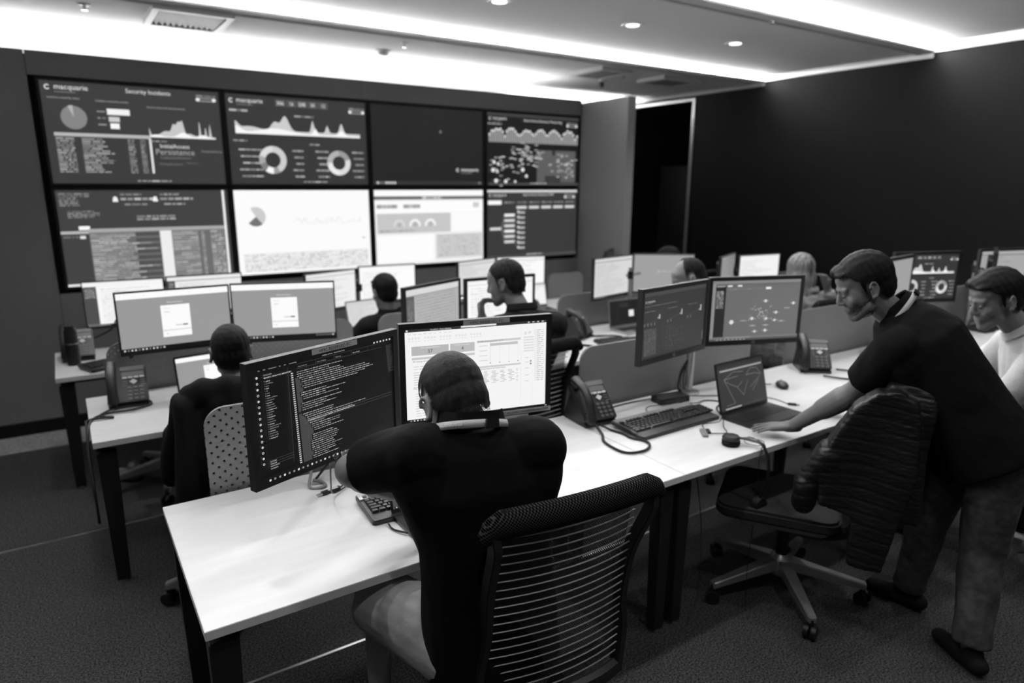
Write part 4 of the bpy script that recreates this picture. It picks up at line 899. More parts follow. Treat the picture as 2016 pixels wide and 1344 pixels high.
# ================================================================ office chairs
def chair(x, y, yaw, label, group='mesh-backed office chairs', wires=True, phase=14):
    t = thing('office_chair', label, 'chair', (x, y, 0), yaw, group)
    build('seat', MB().rbox(-.245, .245, -.22, .29, .43, .485, .07), 'seat_fabric', t, bevel=.012, smooth=True)
    build('seat_pan', MB().rbox(-.2, .2, -.18, .2, .395, .43, .05), 'grey', t, bevel=.005)
    build('tilt_arm', MB().tube(smooth_path([(0, .12, .40), (0, .02, .34), (0, -.12, .31), (0, -.26, .35), (0, -.31, .46)], .02), .030, 10, flat=.8), 'black', t, smooth=True)
    build('lift_column', MB().lathe([(.026, .20), (.026, .33), (.034, .33), (.034, .38), (.02, .40)], n=20).lathe([(.03, .09), (.03, .2), (.04, .21), (.004, .215)], n=20), 'black', t, smooth=True)
    star = build('base_hub', MB().lathe([(.045, .09), (.055, .11), (.05, .17), (.03, .19)], n=24), 'silver', t, smooth=True)
    for k in range(5):
        a = math.radians(90+72*k+phase); c, s = math.cos(a), math.sin(a)
        l = build('base_leg', MB().add([(c*.04-s*.028, s*.04+c*.028, .17), (c*.04+s*.028, s*.04-c*.028, .17), (c*.365+s*.017, s*.365-c*.017, .105), (c*.365-s*.017, s*.365+c*.017, .105),
                                        (c*.04-s*.028, s*.04+c*.028, .115), (c*.04+s*.028, s*.04-c*.028, .115), (c*.365+s*.017, s*.365-c*.017, .075), (c*.365-s*.017, s*.365+c*.017, .075)],
                                       [(0, 1, 2, 3), (7, 6, 5, 4), (0, 4, 5, 1), (1, 5, 6, 2), (2, 6, 7, 3), (3, 7, 4, 0)]), 'silver', t, bevel=.004)
        m = MB(); px_, py_ = c*.355, s*.355; b = a+.9; ax = Vector((math.cos(b), math.sin(b), 0)); o_ = Vector((px_, py_, .0305))
        for q in (-1, 1): m.cyl(o_+ax*(q*.006), o_+ax*(q*.024), .03, n=20)
        m.cyl(o_+Vector((0, 0, .02)), o_+Vector((0, 0, .06)), .012, n=10); build('caster', m, 'black', l, smooth=True)
    for s in (-1, 1):
        prof = [(-.285, .44), (-.262, .56), (-.272, .68), (-.300, .84), (-.365, 1.0), (-.345, 1.055)]; xs = [.205, .238, .222, .226, .240, .246]
        m = MB(); vs = []
        pr = smooth_path([(x_, y_, z_) for (y_, z_), x_ in zip(prof, xs)], .03)
        for p in pr: vs += [(s*(p.x-.012), p.y-.020, p.z), (s*(p.x+.012), p.y-.020, p.z), (s*(p.x+.012), p.y+.02, p.z), (s*(p.x-.012), p.y+.02, p.z)]
        n = len(pr); fs = [(4*i+k, 4*i+(k+1) % 4, 4*i+4+(k+1) % 4, 4*i+4+k) for i in range(n-1) for k in range(4)]+[(0, 1, 2, 3), (4*n-1, 4*n-2, 4*n-3, 4*n-4)]
        build('back_upright', m.add(vs, fs), 'black', t, bevel=.003)
    build('lower_cross_bar', MB().tube(smooth_path([(-.2, -.285, .45), (-.1, -.31, .455), (.1, -.31, .455), (.2, -.285, .45)], .02), .022, 8, flat=1.2), 'black', t, smooth=True)
    def curve(z): return -.27-.07*((z-.5)/.55)**1.6 if z > .5 else -.27
    ms = MB(); NX, NZ = 12, 16
    vs = []
    for j in range(NZ+1):
        z = .48+.56*j/NZ
        for i in range(NX+1): x_ = -.215+.43*i/NX; vs.append((x_, curve(z)-.030*(1-(x_/.215)**2)+.014, z))
    build('back_mesh', ms.add(vs, [(j*(NX+1)+i, j*(NX+1)+i+1, (j+1)*(NX+1)+i+1, (j+1)*(NX+1)+i) for j in range(NZ) for i in range(NX)]), 'chair_mesh', t, smooth=True)
    if wires:
        w = MB()
        for j in range(20):
            z = .495+.0268*j; w.tube([(x_, curve(z)-.030*(1-(x_/.215)**2)-.004, z) for x_ in [-.215+.043*i for i in range(11)]], .0021, 5)
        build('back_wires', w, 'silver', t, smooth=True, fix=False)
    r = MB(); pts = []; rs = []
    for i in range(21):
        q = i/20; x_ = -.268+.55*q; e = min(1, min(q, 1-q)*9+.25); pts.append((x_, -.352-.02*(1-(2*q-1)**2), 1.055-(.014 if q in (0, 1) else 0)-.02*max(0, (abs(2*q-1)-.8)/.2))); rs.append(.036*e**.5)
    build('head_roll', r.tube(pts, rs, 14), RM, t, smooth=True)
    return t
RM = dots_mat('head_roll_mesh', .015, .009, .0075, .0026, rough=.85, hole=.002, thru=False)
c1 = chair(1.04, 1.575, -4.5, 'office chair nearest the camera, its wire back towards us')
c2 = chair(2.61, 1.655, 32, 'office chair with the quilted jacket on its back', phase=-30)
dup(c1, (1.915, 3.0, 0), -3, 'office chair of the man holding his face, its top corner showing')
dup(c1, (.56, 3.04, 0), -3, 'office chair with a dark coat at the left desk')
dup(c1, (3.78, 1.13, 0), 6, 'office chair of the man in the pale shirt, mostly off the right edge')
dup(c1, (.42, 4.50, 0), 8, 'empty office chair glimpsed under the left desk')
_c = dup(c1, (1.84, 4.50, 0), 4, 'low office chair of the dark-haired man by the video wall'); _c.scale = (1, 1, .80)
dup(c1, (3.26, 2.96, 0), 20, 'office chair of the balding man')
dup(c1, (4.45, 2.96, 0), 0, 'office chair of the long-haired person')
dup(c1, (4.76, 4.50, 0), 0, 'office chair of the person in a cap')
# ================================================================ people
def organic(name, mb, voxel, material, parent=None, sm=4, disp=None, keep=None, fac=.5):
    """union of overlapping closed forms grown into one smooth skin"""
    me = mb.mesh(name); o = bpy.data.objects.new(name, me); COL.objects.link(o)
    bm = bmesh.new(); bm.from_mesh(me); bmesh.ops.recalc_face_normals(bm, faces=bm.faces); bm.to_mesh(me); bm.free()
    r = o.modifiers.new('r', 'REMESH'); r.mode = 'VOXEL'; r.voxel_size = voxel; r.use_smooth_shade = True
    if sm: s = o.modifiers.new('s', 'SMOOTH'); s.iterations = sm; s.factor = fac
    bpy.context.view_layer.update()
    dg = bpy.context.evaluated_depsgraph_get(); m2 = bpy.data.meshes.new_from_object(o.evaluated_get(dg)); m2.name = name
    o.modifiers.clear(); o.data = m2; bpy.data.meshes.remove(me)
    if keep:
        bm = bmesh.new(); bm.from_mesh(m2); bmesh.ops.delete(bm, geom=[v for v in bm.verts if not keep(v.co)], context='VERTS'); bm.to_mesh(m2); bm.free()
    if disp:
        ns = [v.normal.copy() for v in m2.vertices]
        for v, n in zip(m2.vertices, ns): v.co = v.co+n*disp(v.co)
    m2.materials.clear(); m2.materials.append(M[material])
    for p in m2.polygons: p.use_smooth = True
    if parent is not None: o.parent = parent
    return o
def frame(f, u):
    """columns right, forward, up"""
    f = Vector(f).normalized(); u = Vector(u); r = f.cross(u).normalized(); u = r.cross(f)
    return Matrix((r, f, u)).transposed()
def add_head(m, H, R, s=1.0):
    def P(p): return H+R @ (Vector(p)*s)
    def E(c, r, R2=None): m.ell(P(c), [q*s for q in r], R if R2 is None else R @ R2, 16)
    def K(a, b, r1, r2): m.cap(P(a), P(b), r1*s, r2*s, 10)
    E((0, -.014, .036), (.075, .096, .088)); E((0, .03, -.012), (.063, .058, .088)); E((0, .035, .05), (.062, .055, .045))
    K((-.034, .02, -.062), (-.012, .064, -.094), .028, .020); K((.034, .02, -.062), (.012, .064, -.094), .028, .020); E((0, .071, -.094), (.022, .018, .018))
    for q in (-1, 1): E((q*.036, .060, -.024), (.024, .021, .026)); E((q*.030, .0765, .0125), (.0165, .010, .0085)); E((q*.030, .0745, -.006), (.0155, .009, .006)); K((q*.012, .086, .026), (q*.044, .072, .026), .010, .009)
    K((0, .086, .014), (0, .101, -.020), .009, .0115); E((0, .100, -.028), (.0145, .012, .009)); E((-.011, .093, -.031), (.008, .008, .006)); E((.011, .093, -.031), (.008, .008, .006))
    K((-.016, .0845, -.056), (.016, .0845, -.056), .0072, .0072); K((-.013, .083, -.0665), (.013, .083, -.0665), .008, .008); E((0, .068, -.052), (.034, .020, .034)); E((0, .074, -.078), (.02, .014, .014))
    for q in (-1, 1):
        T = Matrix.Rotation(q*math.radians(-20), 3, 'Z') @ Matrix.Rotation(math.radians(10), 3, 'X')
        E((q*.079, -.010, -.006), (.0065, .014, .025), T); pr_ = None
        for i in range(9):
            a = math.radians(-100+i*33); u = T @ Vector((q*.006, .0165*math.cos(a+PI), .0285*math.sin(a)*-1*-1))
            c_ = Vector((q*.081, -.010, .001))+u
            if pr_ is not None: K(pr_, c_, .0052, .0052)
            pr_ = c_
        E((q*.080, -.003, -.027), (.006, .008, .009), T)
def add_ear_dish(o, H, R, s): pass
def add_hand(m, W_, d, n, side, curl=.35, spread=.16, s=1.0, thumb=.6):
    """W_ wrist, d along the fingers, n out of the back of the hand, side=+1 when the thumb lies towards d x n"""
    d = Vector(d).normalized(); n = Vector(n); n = (n-d*n.dot(d)).normalized(); t = d.cross(n)*side
    def P(a, b, c): return W_+(t*a+d*b+n*c)*s
    m.cap(P(0, -.02, 0), P(0, .02, 0), .026*s, .026*s)
    for a, r in ((.026, .0145), (.009, .0150), (-.010, .0145), (-.027, .0135)): m.cap(P(a*.55, .018, 0), P(a, .084, 0), r*1.25*s, r*s, 10)
    for a, L, r in ((.030, .074, .0092), (.010, .082, .0095), (-.010, .077, .0092), (-.029, .060, .0082)):
        ang = 0; p = P(a, .084, .001); sp = a*spread/.03
        for k, fr in enumerate((.45, .31, .24)):
            ang += curl*(1, .9, .6)[k]; dd = (d*math.cos(ang)-n*math.sin(ang)+t*sp).normalized(); q = p+dd*L*fr*s
            m.cap(p, q, (r-k*.0008)*s, (r-(k+1)*.0008)*s, 10); p = q
    p = P(.018, .022, -.006); q = P(.018+.036*thumb*1.2, .055, -.012); w = P(.018+.058*thumb*1.3, .088, -.014); m.cap(p, q, .0155*s, .0115*s, 10); m.cap(q, w, .0115*s, .009*s, 10)
def torso(m, hip, neck, hr, sr, secs, base=0.0, shift=None):
    """loft of ellipses from the hips to the neck: (t, half width, half depth, backward offset)"""
    hip, neck = Vector(hip), Vector(neck); ax = (neck-hip); up = ax.normalized(); vs = []; n = 20
    for t, w, d, off in secs:
        r = (Vector(hr).lerp(Vector(sr), min(1, max(0, t)))).normalized(); r = (r-up*r.dot(up)).normalized(); f = up.cross(r)
        c = hip+ax*t-f*off
        for k in range(n):
            a = 2*PI*k/n; vs.append(c+r*(w*math.copysign(abs(math.cos(a))**.85, math.cos(a)))+f*(d*math.copysign(abs(math.sin(a))**.85, math.sin(a))))
    k_ = len(secs); fs = [(i*n+k, i*n+(k+1) % n, (i+1)*n+(k+1) % n, (i+1)*n+k) for i in range(k_-1) for k in range(n)]+[tuple(range(n))[::-1], tuple(range((k_-1)*n, k_*n))]
    m.add(vs, fs)
def shell_hair(name, H, R, s, parts, keep, material, parent, voxel=.005, disp=None, fade=.02):
    m = MB()
    for c, r in parts: m.ell(H+R @ (Vector(c)*s), [q*s for q in r], R, 18)
    Ri = R.inverted(); K = lambda co: keep((Ri @ (co-H))/s)
    o = organic(name, m, voxel, material, parent, 6, disp, lambda co: K(co) > 0); at = o.data.attributes.new('Fade', 'FLOAT', 'POINT')
    for i, v in enumerate(o.data.vertices): at.data[i].value = max(0, min(1.05, K(v.co)/fade))
    return o
def wob(p, a=1.0): return math.sin(p.x*31+p.z*17)*.5+math.sin(p.y*43-p.z*29+1.3)*.3+math.sin((p.x+p.y)*71+p.z*13)*.2
def person(label, J, P):
    """J joints in the room, P look"""
    V = {k: Vector(v) for k, v in J.items()}; s = P.get('s', 1.0); vx = P.get('vox', .006); g = P.get('girth', 1.0)
    R = frame(P['face'], P.get('up', (0, 0, 1))); H = V['head']; hr = V['hipR']-V['hipL']; sr = V['shR']-V['shL']; hip = (V['hipL']+V['hipR'])/2
    b = MB(); add_head(b, H, R, s)
    nb = H+R @ Vector((0, -.022, -.055))*s; b.cap(V['neck']-Vector((0, 0, .02)), nb, .058*s, .053*s)
    dn = (hip-V['neck']).normalized()*.045; b.cap(V['neck']+dn, V['shL'].lerp(V['neck'], .2), .035*s, .035*s); b.cap(V['neck']+dn, V['shR'].lerp(V['neck'], .2), .035*s, .035*s)
    torso(b, hip, V['neck'], hr, sr, [(-.05, .10, .07, 0), (.2, .11, .08, 0), (.6, .12, .085, 0), (.85, .13, .07, 0), (1, .05, .05, 0)])
    for q in 'LR':
        b.cap(V['sh'+q], V['el'+q], .042*g, .038*g); b.cap(V['el'+q], V['wr'+q], .043*g, .027*s)
        b.cap(V['el'+q].lerp(V['wr'+q], .12), V['el'+q].lerp(V['wr'+q], .45), .046*g, .040*g)
        b.cap(hip, V['hip'+q], .08, .075); b.cap(V['hip'+q], V['kn'+q], .065, .045); b.cap(V['kn'+q], V['an'+q], .045, .034)
        h = P.get('hand'+q)
        if h: add_hand(b, V['wr'+q], h[0], h[1], h[2], *(h[3:] if len(h) > 3 else ()), s=s)
        else:
            d = (V['wr'+q]-V['el'+q]).normalized(); add_hand(b, V['wr'+q]+d*.01, d, Vector((0, 0, 1)), (1 if q == 'L' else -1), .5, s=s)
    body = organic('person', b, vx, P.get('skin', 'skin'), None, P.get('sm', 5)); tag(body, label, 'person')
    # shirt
    m = MB(); ex = P.get('loose', .0); K = P.get('secs') or [(-.12, .165+ex, .125+ex, 0), (.1, .165+ex, .13+ex, 0), (.3, .155+ex, .12+ex, 0), (.55, .165, .12, .01), (.78, .175, .115, .02), (.92, .13, .085, .015), (1.0, .072, .066, .005)]
    up0 = (V['neck']-hip).normalized(); torso(m, hip, V['neck'], hr, sr, K); sl = P.get('sleeve', .62)
    for q in 'LR':
        m.cap(V['neck'].lerp(V['sh'+q], .30)-up0*.028, V['sh'+q], .050, .070*g); e = V['sh'+q].lerp(V['el'+q], sl) if sl <= 1 else V['el'+q]
        m.cap(V['sh'+q], V['sh'+q].lerp(e, .75), .07*g, .064*g); m.tube([V['sh'+q], V['sh'+q].lerp(e, .6), e], [.068*g, .066*g, .062*g], 16)
        if sl > 1: m.tube([V['el'+q].lerp(V['sh'+q], .1), V['el'+q], V['el'+q].lerp(V['wr'+q], .5), V['el'+q].lerp(V['wr'+q], .93)], [.06*g, .058*g, .052*g, .043*g], 16)
        m.cap(V['neck'].lerp(hip, .24), V['sh'+q].lerp(V['neck'], .12)+dn*.25, .072, .072*g); m.cap(V['sh'+q].lerp(hip, .12), V['sh'+q].lerp(hip, .45), .075*g, .075*g)
    wr = P.get('wrinkle', .0035)
    organic('shirt', m, vx*1.15, P.get('shirt', 'shirt'), body, 18, lambda c: .006+wr*wob(c*1.0))
    up = (V['neck']-hip).normalized(); c0 = V['neck']-up*.012; w3 = P.get('nb', (.35, .25, .4)); nd = (nb-V['neck']).normalized()*w3[0]+up*w3[1]+Vector((0, 0, w3[2])); sd = sr.normalized(); nd = (nd-sd*nd.dot(sd)).normalized(); fd = nd.cross(sd)
    if P.get('collar', 1):
        cr = MB(); pts = []
        for k in range(25):
            a = 2*PI*k/24; front = max(0, math.cos(a)); pts.append(V['neck']+sd*math.sin(a)*.074*s+fd*math.cos(a)*.074*s+nd*(.022-.035*front))
        vs = []
        for i, p in enumerate(pts[:-1]): vs += [p-nd*.022, p+nd*.013, p*1.0+nd*.016+(p-V['neck']).normalized()*.006, p-nd*.018+(p-V['neck']).normalized()*.014]
        n = 24; fs = [(4*i+k, 4*i+(k+1) % 4, 4*((i+1) % n)+(k+1) % 4, 4*((i+1) % n)+k) for i in range(n) for k in range(4)]
        build('collar', cr.add(vs, fs), P.get('collar_mt', P.get('shirt', 'shirt')), body, smooth=True)
    if P.get('lanyard'):
        vs = []; n = 28
        for i in range(n+1):
            a = 2*PI*(i/n*.80-.40)+PI; p = V['neck']+sd*math.sin(a)*.092*s-fd*math.cos(a)*-.092*s*1.0+nd*(-.004-.016*math.cos(a)) ; o_ = (p-V['neck']).normalized()
            vs += [p-nd*.010+o_*.004, p+nd*.010-o_*.001]
        lb = MB().add(vs, [(2*i, 2*i+2, 2*i+3, 2*i+1) for i in range(n)]); L_ = build('lanyard', lb, 'lanyard', body, smooth=True, fix=False)
        sol = L_.modifiers.new('s', 'SOLIDIFY'); sol.thickness = .0012
        # print that runs along the strap
        tv, tf, w = text_mesh('macquarie'); k = .011/.7; tot = 2*PI*.80*.092*s
        for st in P['lanyard']:
            vv = []
            for x_, y_, _ in tv:
                a = PI+2*PI*(st*.80-.40)-(x_*k)/(.096*s)*P.get('lan_dir', 1); h_ = (y_*k-.004)*P.get('lan_dir', 1)
                p = V['neck']+sd*math.sin(a)*.092*s+fd*math.cos(a)*.092*s+nd*(-.004-.016*math.cos(a)); o_ = (p-V['neck']).normalized(); vv.append(p+nd*h_+o_*(.0045+.0012-h_*.25))
            build('lettering', MB().add(vv, tf), 'white_plastic', L_, fix=False)
        a = PI+P.get('clip', 0.0); p = V['neck']+sd*math.sin(a)*.094*s+fd*math.cos(a)*.094*s+nd*.010; o_ = (p-V['neck']).normalized()
        B = MB(); B.T = Matrix.Translation(p+o_*.006) @ Matrix((nd.cross(o_).normalized(), o_, nd)).transposed().to_4x4(); B.rbox(-.018, .018, -.004, .004, -.012, .012, .003, 'Y'); build('clasp', B, 'black', L_)
    # trousers
    m = MB(); tr = P.get('leg_r', (.088, .068, .055)); m.cap(V['hipL'], V['hipR'], .098, .098); m.ell(hip+Vector((0, 0, .03)), (.14, .12, .10), None)
    shorts = P.get('shorts')
    for q in 'LR':
        if shorts: e = V['hip'+q].lerp(V['kn'+q], shorts); m.tube([V['hip'+q], V['hip'+q].lerp(e, .5), e], [tr[0]*1.08, tr[0]*1.02, tr[1]*1.15], 18); m.cap(V['hip'+q], V['hip'+q].lerp(V['kn'+q], .7), tr[0]*1.05, tr[1]*1.12)
        else:
            m.cap(V['hip'+q], V['kn'+q], tr[0]*1.05, tr[1]); m.tube([V['kn'+q], V['kn'+q].lerp(V['an'+q], .4), V['an'+q]+Vector((0, 0, .02))], [tr[1]*.98, tr[2]*1.12, tr[2]], 16); m.cap(V['kn'+q], V['kn'+q].lerp(V['an'+q], .6), tr[1]*.99, tr[2]*1.0)
    organic('trousers', m, vx*1.2, P.get('trousers', 'jeans'), body, 5, lambda c: .004+wr*.8*wob(c*1.3))
    for q in 'LR':
        a = V['an'+q]; d = Vector(P.get('toe'+q, P.get('toe', (0, 1, 0)))).normalized(); z0 = Vector((a.x, a.y, 0)); n = MB()
        n.cap(z0-d*.045+Vector((0, 0, .042)), z0+d*.06+Vector((0, 0, .042)), .038, .040); n.cap(z0+d*.06+Vector((0, 0, .040)), z0+d*.15+Vector((0, 0, .034)), .038, .031); n.cap(z0+Vector((0, 0, .05)), z0-d*.01+Vector((0, 0, .075)), .040, .040)
        organic('shoe', n, .008, 'blackm', body, 3, keep=None); 
        for o_ in [body.children[-1]]:
            for v in o_.data.vertices: v.co.z = max(v.co.z, .002)
    # eyes and brows
    if P.get('eyes', 1):
        for q in (-1, 1):
            e = build('eye', MB().ell(H+R @ Vector((q*.030, .0775, .002))*s, (.0102*s,)*3, None, 12), 'white_plastic' if 0 else 'eye_white', body, smooth=True)
            build('iris', MB().ell(H+R @ Vector((q*.030, .0850, -.001))*s, (.0045*s, .0035*s, .0045*s), None, 10), 'blackm', e, smooth=True)
            build('eyebrow', MB().tube([H+R @ Vector((q*x_, y_, z_))*s for x_, y_, z_ in ((.014, .0985, .031), (.030, .093, .037), (.047, .080, .033))], [.0035*s, .0045*s, .002*s], 6), 'hair', body, smooth=True)
    hair = P.get('hair', 'short'); hm = P.get('hair_mt', 'hair'); dz = (lambda c: 0) if hair in ('buzz', 'bald') else (lambda c: (.0014 if hair == 'thick' else .0008)*math.sin(c.x*160+c.z*90)*math.sin(c.y*150-c.z*70))
    sk = [((0, -.014, .038), (.0815, .102, .0945)), ((0, -.02, -.004), (.079, .094, .086)), ((0, -.04, -.05), (.062, .062, .05))]
    def hl(tab):
        def f(p):
            a = math.degrees(math.atan2(abs(p.x), p.y+.014))
            for (a0, z0), (a1, z1) in zip(tab, tab[1:]):
                if a <= a1: return p.z-(z0+(z1-z0)*(a-a0)/(a1-a0))+.004*math.sin(a*1.3)
            return p.z-tab[-1][1]
        return f
    if hair == 'buzz': keep = hl([(0, .074), (35, .070), (50, .045), (62, .036), (68, -.01), (74, -.01), (76, .030), (100, .034), (112, -.03), (130, -.072), (180, -.088)])
    elif hair == 'bald': k0 = hl([(0, .2), (60, .16), (66, .05), (70, -.01), (74, -.01), (76, .030), (100, .034), (112, -.02), (130, -.055), (180, -.06)]); keep = lambda p: min(k0(p), .035-p.y) if p.z > .05 else min(k0(p), .04-p.y)
    elif hair == 'long': keep = lambda p: min(.055-p.y, max(p.z-.085, abs(p.x)-.062, .03-p.y))
    else: keep = hl([(0, .076), (40, .072), (54, .046), (63, .036), (66, -.018), (74, -.022), (76, .026), (100, .030), (108, -.03), (128, -.062), (180, -.068)])
    if hair == 'thick': sk = [((0, -.016, .046), (.087, .107, .098)), ((0, -.024, .0), (.080, .093, .085)), ((.01, .050, .088), (.058, .046, .030)), ((-.03, .06, .08), (.03, .034, .02))]
    if hair == 'long':
        sk = [((0, -.018, .045), (.09, .108, .10)), ((.0, -.05, -.05), (.095, .07, .12)), ((0, -.06, -.16), (.10, .055, .12)), ((.05, -.02, -.12), (.05, .06, .14))]
    if hair == 'cap':
        sk = [((0, -.01, .05), (.088, .108, .09))]; keep = lambda p: p.z-.03; cp_ = MB(); 
        shell_hair('cap', H, R, s, sk, keep, 'shirt_soft', body, .008); build('visor', MB().add([H+R @ Vector(p)*s for p in [(x_*.07, .08+.075*math.cos(x_*1.3)*k_, .042-.01*k_+.004*h_) for h_ in (0, 1) for k_ in (0, 1) for x_ in (-1, -.5, 0, .5, 1)]], [(i, i+1, i+6, i+5) for i in range(4)]+[(i+10, i+15, i+16, i+11) for i in range(4)]+[(i+5, i+6, i+16, i+15) for i in range(4)]), 'shirt_soft', body)
        return body
    shell_hair('hair', H, R, s, sk, keep, hm, body, .004 if vx < .0065 else .006, dz, .042 if hair in ('buzz', 'bald') else .012)
    if P.get('beard'):
        bk = [((0, .033, -.012), (.0655, .0605, .0905)), ((0, .03, -.07), (.046, .062, .042)), ((0, .073, -.094), (.024, .02, .02))]
        shell_hair('beard', H, R, s, bk, lambda p: min(-.028-p.z+.5*max(0, .03-p.y), .097-p.y+.06*abs(p.x), p.y+.028), 'stubble', body, .004, None, .02)
    return body
M['eye_white'] = mat('eye_white', .16, .3)
seatp = dict(vox=.0075)
# 1 the seated man in front, seen from behind
p1 = person('man seated nearest the camera from behind, black shirt and grey lanyard, bent over the desk',
 dict(head=(.828, 1.525, 1.272), neck=(.838, 1.455, 1.232), shL=(.685, 1.475, 1.175), shR=(.985, 1.37, 1.165), elL=(.585, 1.665, 1.085), wrL=(.90, 1.80, .85), elR=(1.08, 1.58, .98), wrR=(.96, 1.85, .785),
      hipL=(.80, 1.44, .575), hipR=(.98, 1.42, .575), knL=(.69, 1.80, .575), knR=(1.03, 1.84, .575), anL=(.70, 1.84, .09), anR=(1.05, 1.80, .09)),
 dict(face=(.03, .78, -.62), up=(-.03, .55, .8), hair='buzz', hair_mt='hair_buzz', shirt='shirt', trousers='trousers', lanyard=(.58,), clip=-.35, lan_dir=-1, vox=.0045, sleeve=.78, girth=1.14, loose=.01,
      handL=((.55, .8, -.15), (0, 0, 1), 1, .3), handR=((-.3, .9, -.1), (0, 0, 1), -1, .3), eyes=1, leg_r=(.100, .085, .055), shorts=1.0, s=1.06,
      secs=[(-.10, .195, .13, 0), (.1, .19, .13, 0), (.3, .182, .125, .005), (.55, .172, .12, .015), (.78, .18, .115, .028), (.92, .13, .09, .02), (1.0, .08, .073, .006)]))
# 2 the standing man leaning over the laptop
p2 = person('standing man in a black polo and jeans, leaning over the desk on one arm',
 dict(head=(2.648, 1.445, 1.452), neck=(2.752, 1.36, 1.36), shL=(2.62, 1.27, 1.245), shR=(2.90, 1.43, 1.26), elL=(2.665, 1.45, 1.005), wrL=(2.655, 1.70, .785), elR=(3.12, 1.52, 1.02), wrR=(3.14, 1.72, .79),
      hipL=(2.85, .955, .865), hipR=(2.93, 1.115, .865), knL=(2.865, .965, .47), knR=(2.93, 1.20, .47), anL=(2.775, .915, .085), anR=(2.985, 1.255, .085)),
 dict(face=(-.66, .66, -.42), up=(0, 0, 1), hair='thick', beard=1, nb=(.6, .4, 0), hair_mt='hair', skin='skin_dark', shirt='shirt', trousers='jeans', lanyard=(.40,), clip=.15, lan_dir=-1, vox=.0048, sleeve=.72, girth=1.15, wrinkle=.004,
      handL=((-.62, .75, -.12), (0, 0, 1), 1, .12, .3), handR=((-.2, .95, -.1), (0, 0, 1), -1, .2), toeL=(.42, .9, 0), toeR=(-.1, 1, 0), leg_r=(.100, .078, .062), s=1.04,
      secs=[(-.10, .215, .175, -.01), (.1, .21, .175, -.01), (.3, .205, .165, -.005), (.55, .21, .155, .01), (.78, .205, .14, .03), (.92, .15, .10, .022), (1.0, .08, .075, .006)]))
# beard shadow
# 3 the man at the left desk
p3 = person('man with short dark hair seen from behind at the left desk',
 dict(head=(.555, 3.06, 1.12), neck=(.565, 2.99, .985), shL=(.39, 2.99, .915), shR=(.74, 2.98, .915), elL=(.32, 3.14, .75), wrL=(.44, 3.38, .765), elR=(.80, 3.15, .75), wrR=(.70, 3.40, .765),
      hipL=(.47, 2.96, .565), hipR=(.65, 2.96, .565), knL=(.46, 3.37, .565), knR=(.66, 3.37, .565), anL=(.44, 3.44, .09), anR=(.68, 3.44, .09)),
 dict(face=(.12, .99, -.14), hair='short', hair_mt='hair', shirt='shirt', trousers='jeans', vox=.006, sleeve=1.2, s=1.0))
# 4 the man holding his face
p4 = person('young man with cropped dark hair resting his nose against his hand',
 dict(head=(1.925, 2.965, 1.335), neck=(1.975, 2.88, 1.20), shL=(1.80, 2.84, 1.12), shR=(2.13, 2.80, 1.12), elL=(1.70, 3.03, .90), wrL=(1.795, 2.985, 1.145), elR=(2.22, 3.02, .90), wrR=(2.05, 3.25, .80),
      hipL=(1.86, 2.92, .57), hipR=(2.04, 2.92, .57), knL=(1.83, 3.30, .57), knR=(2.04, 3.32, .57), anL=(1.80, 3.40, .09), anR=(2.06, 3.40, .09)),
 dict(face=(-.58, .78, -.22), hair='short', hair_mt='hair_buzz', shirt='shirt_soft', vox=.006, sleeve=1.2, handL=((.1, .35, .92), (-.5, .5, 0), 1, .8, .05)))
# 5 the dark-haired man by the video wall
p5 = person('dark-haired man in a dark jacket seen from behind near the video wall',
 dict(head=(1.83, 4.37, 1.10), neck=(1.85, 4.33, .965), shL=(1.68, 4.32, .89), shR=(2.03, 4.30, .89), elL=(1.60, 4.46, .72), wrL=(1.74, 4.68, .765), elR=(2.11, 4.46, .72), wrR=(1.97, 4.70, .765),
      hipL=(1.75, 4.42, .56), hipR=(1.93, 4.42, .56), knL=(1.74, 4.80, .56), knR=(1.93, 4.80, .56), anL=(1.72, 4.86, .09), anR=(1.94, 4.86, .09)),
 dict(face=(-.15, .97, -.15), hair='thick', hair_mt='hair', shirt='shirt_soft', sleeve=1.2, **seatp))
# 6 the balding man whose forehead shows over the monitors
p6 = person('balding man whose forehead and hair show above the monitors',
 dict(head=(3.10, 2.76, 1.295), neck=(3.21, 2.74, 1.165), shL=(3.10, 2.66, 1.085), shR=(3.36, 2.86, 1.085), elL=(3.02, 2.84, .86), wrL=(3.0, 3.08, .80), elR=(3.38, 3.06, .88), wrR=(3.2, 3.26, .80),
      hipL=(3.18, 2.86, .57), hipR=(3.34, 2.92, .57), knL=(3.08, 3.24, .57), knR=(3.26, 3.32, .57), anL=(3.06, 3.32, .09), anR=(3.26, 3.38, .09)),
 dict(face=(-.78, .58, -.38), hair='bald', hair_mt='hair_buzz', shirt='shirt_soft', sleeve=1.2, **seatp))
# 7 the long-haired person
p7 = person('person with long fair hair in a pale striped top, turned away beside the white monitor',
 dict(head=(4.42, 2.90, 1.235), neck=(4.44, 2.84, 1.095), shL=(4.28, 2.82, 1.015), shR=(4.60, 2.80, 1.015), elL=(4.20, 3.0, .82), wrL=(4.34, 3.22, .80), elR=(4.68, 2.74, .88), wrR=(4.57, 2.76, 1.12),
      hipL=(4.36, 2.88, .57), hipR=(4.54, 2.88, .57), knL=(4.36, 3.28, .57), knR=(4.54, 3.28, .57), anL=(4.34, 3.36, .09), anR=(4.56, 3.36, .09)),
 dict(face=(.25, .95, -.12), hair='long', hair_mt='hair_fair', shirt='shirt_grey', sleeve=1.2, **seatp))
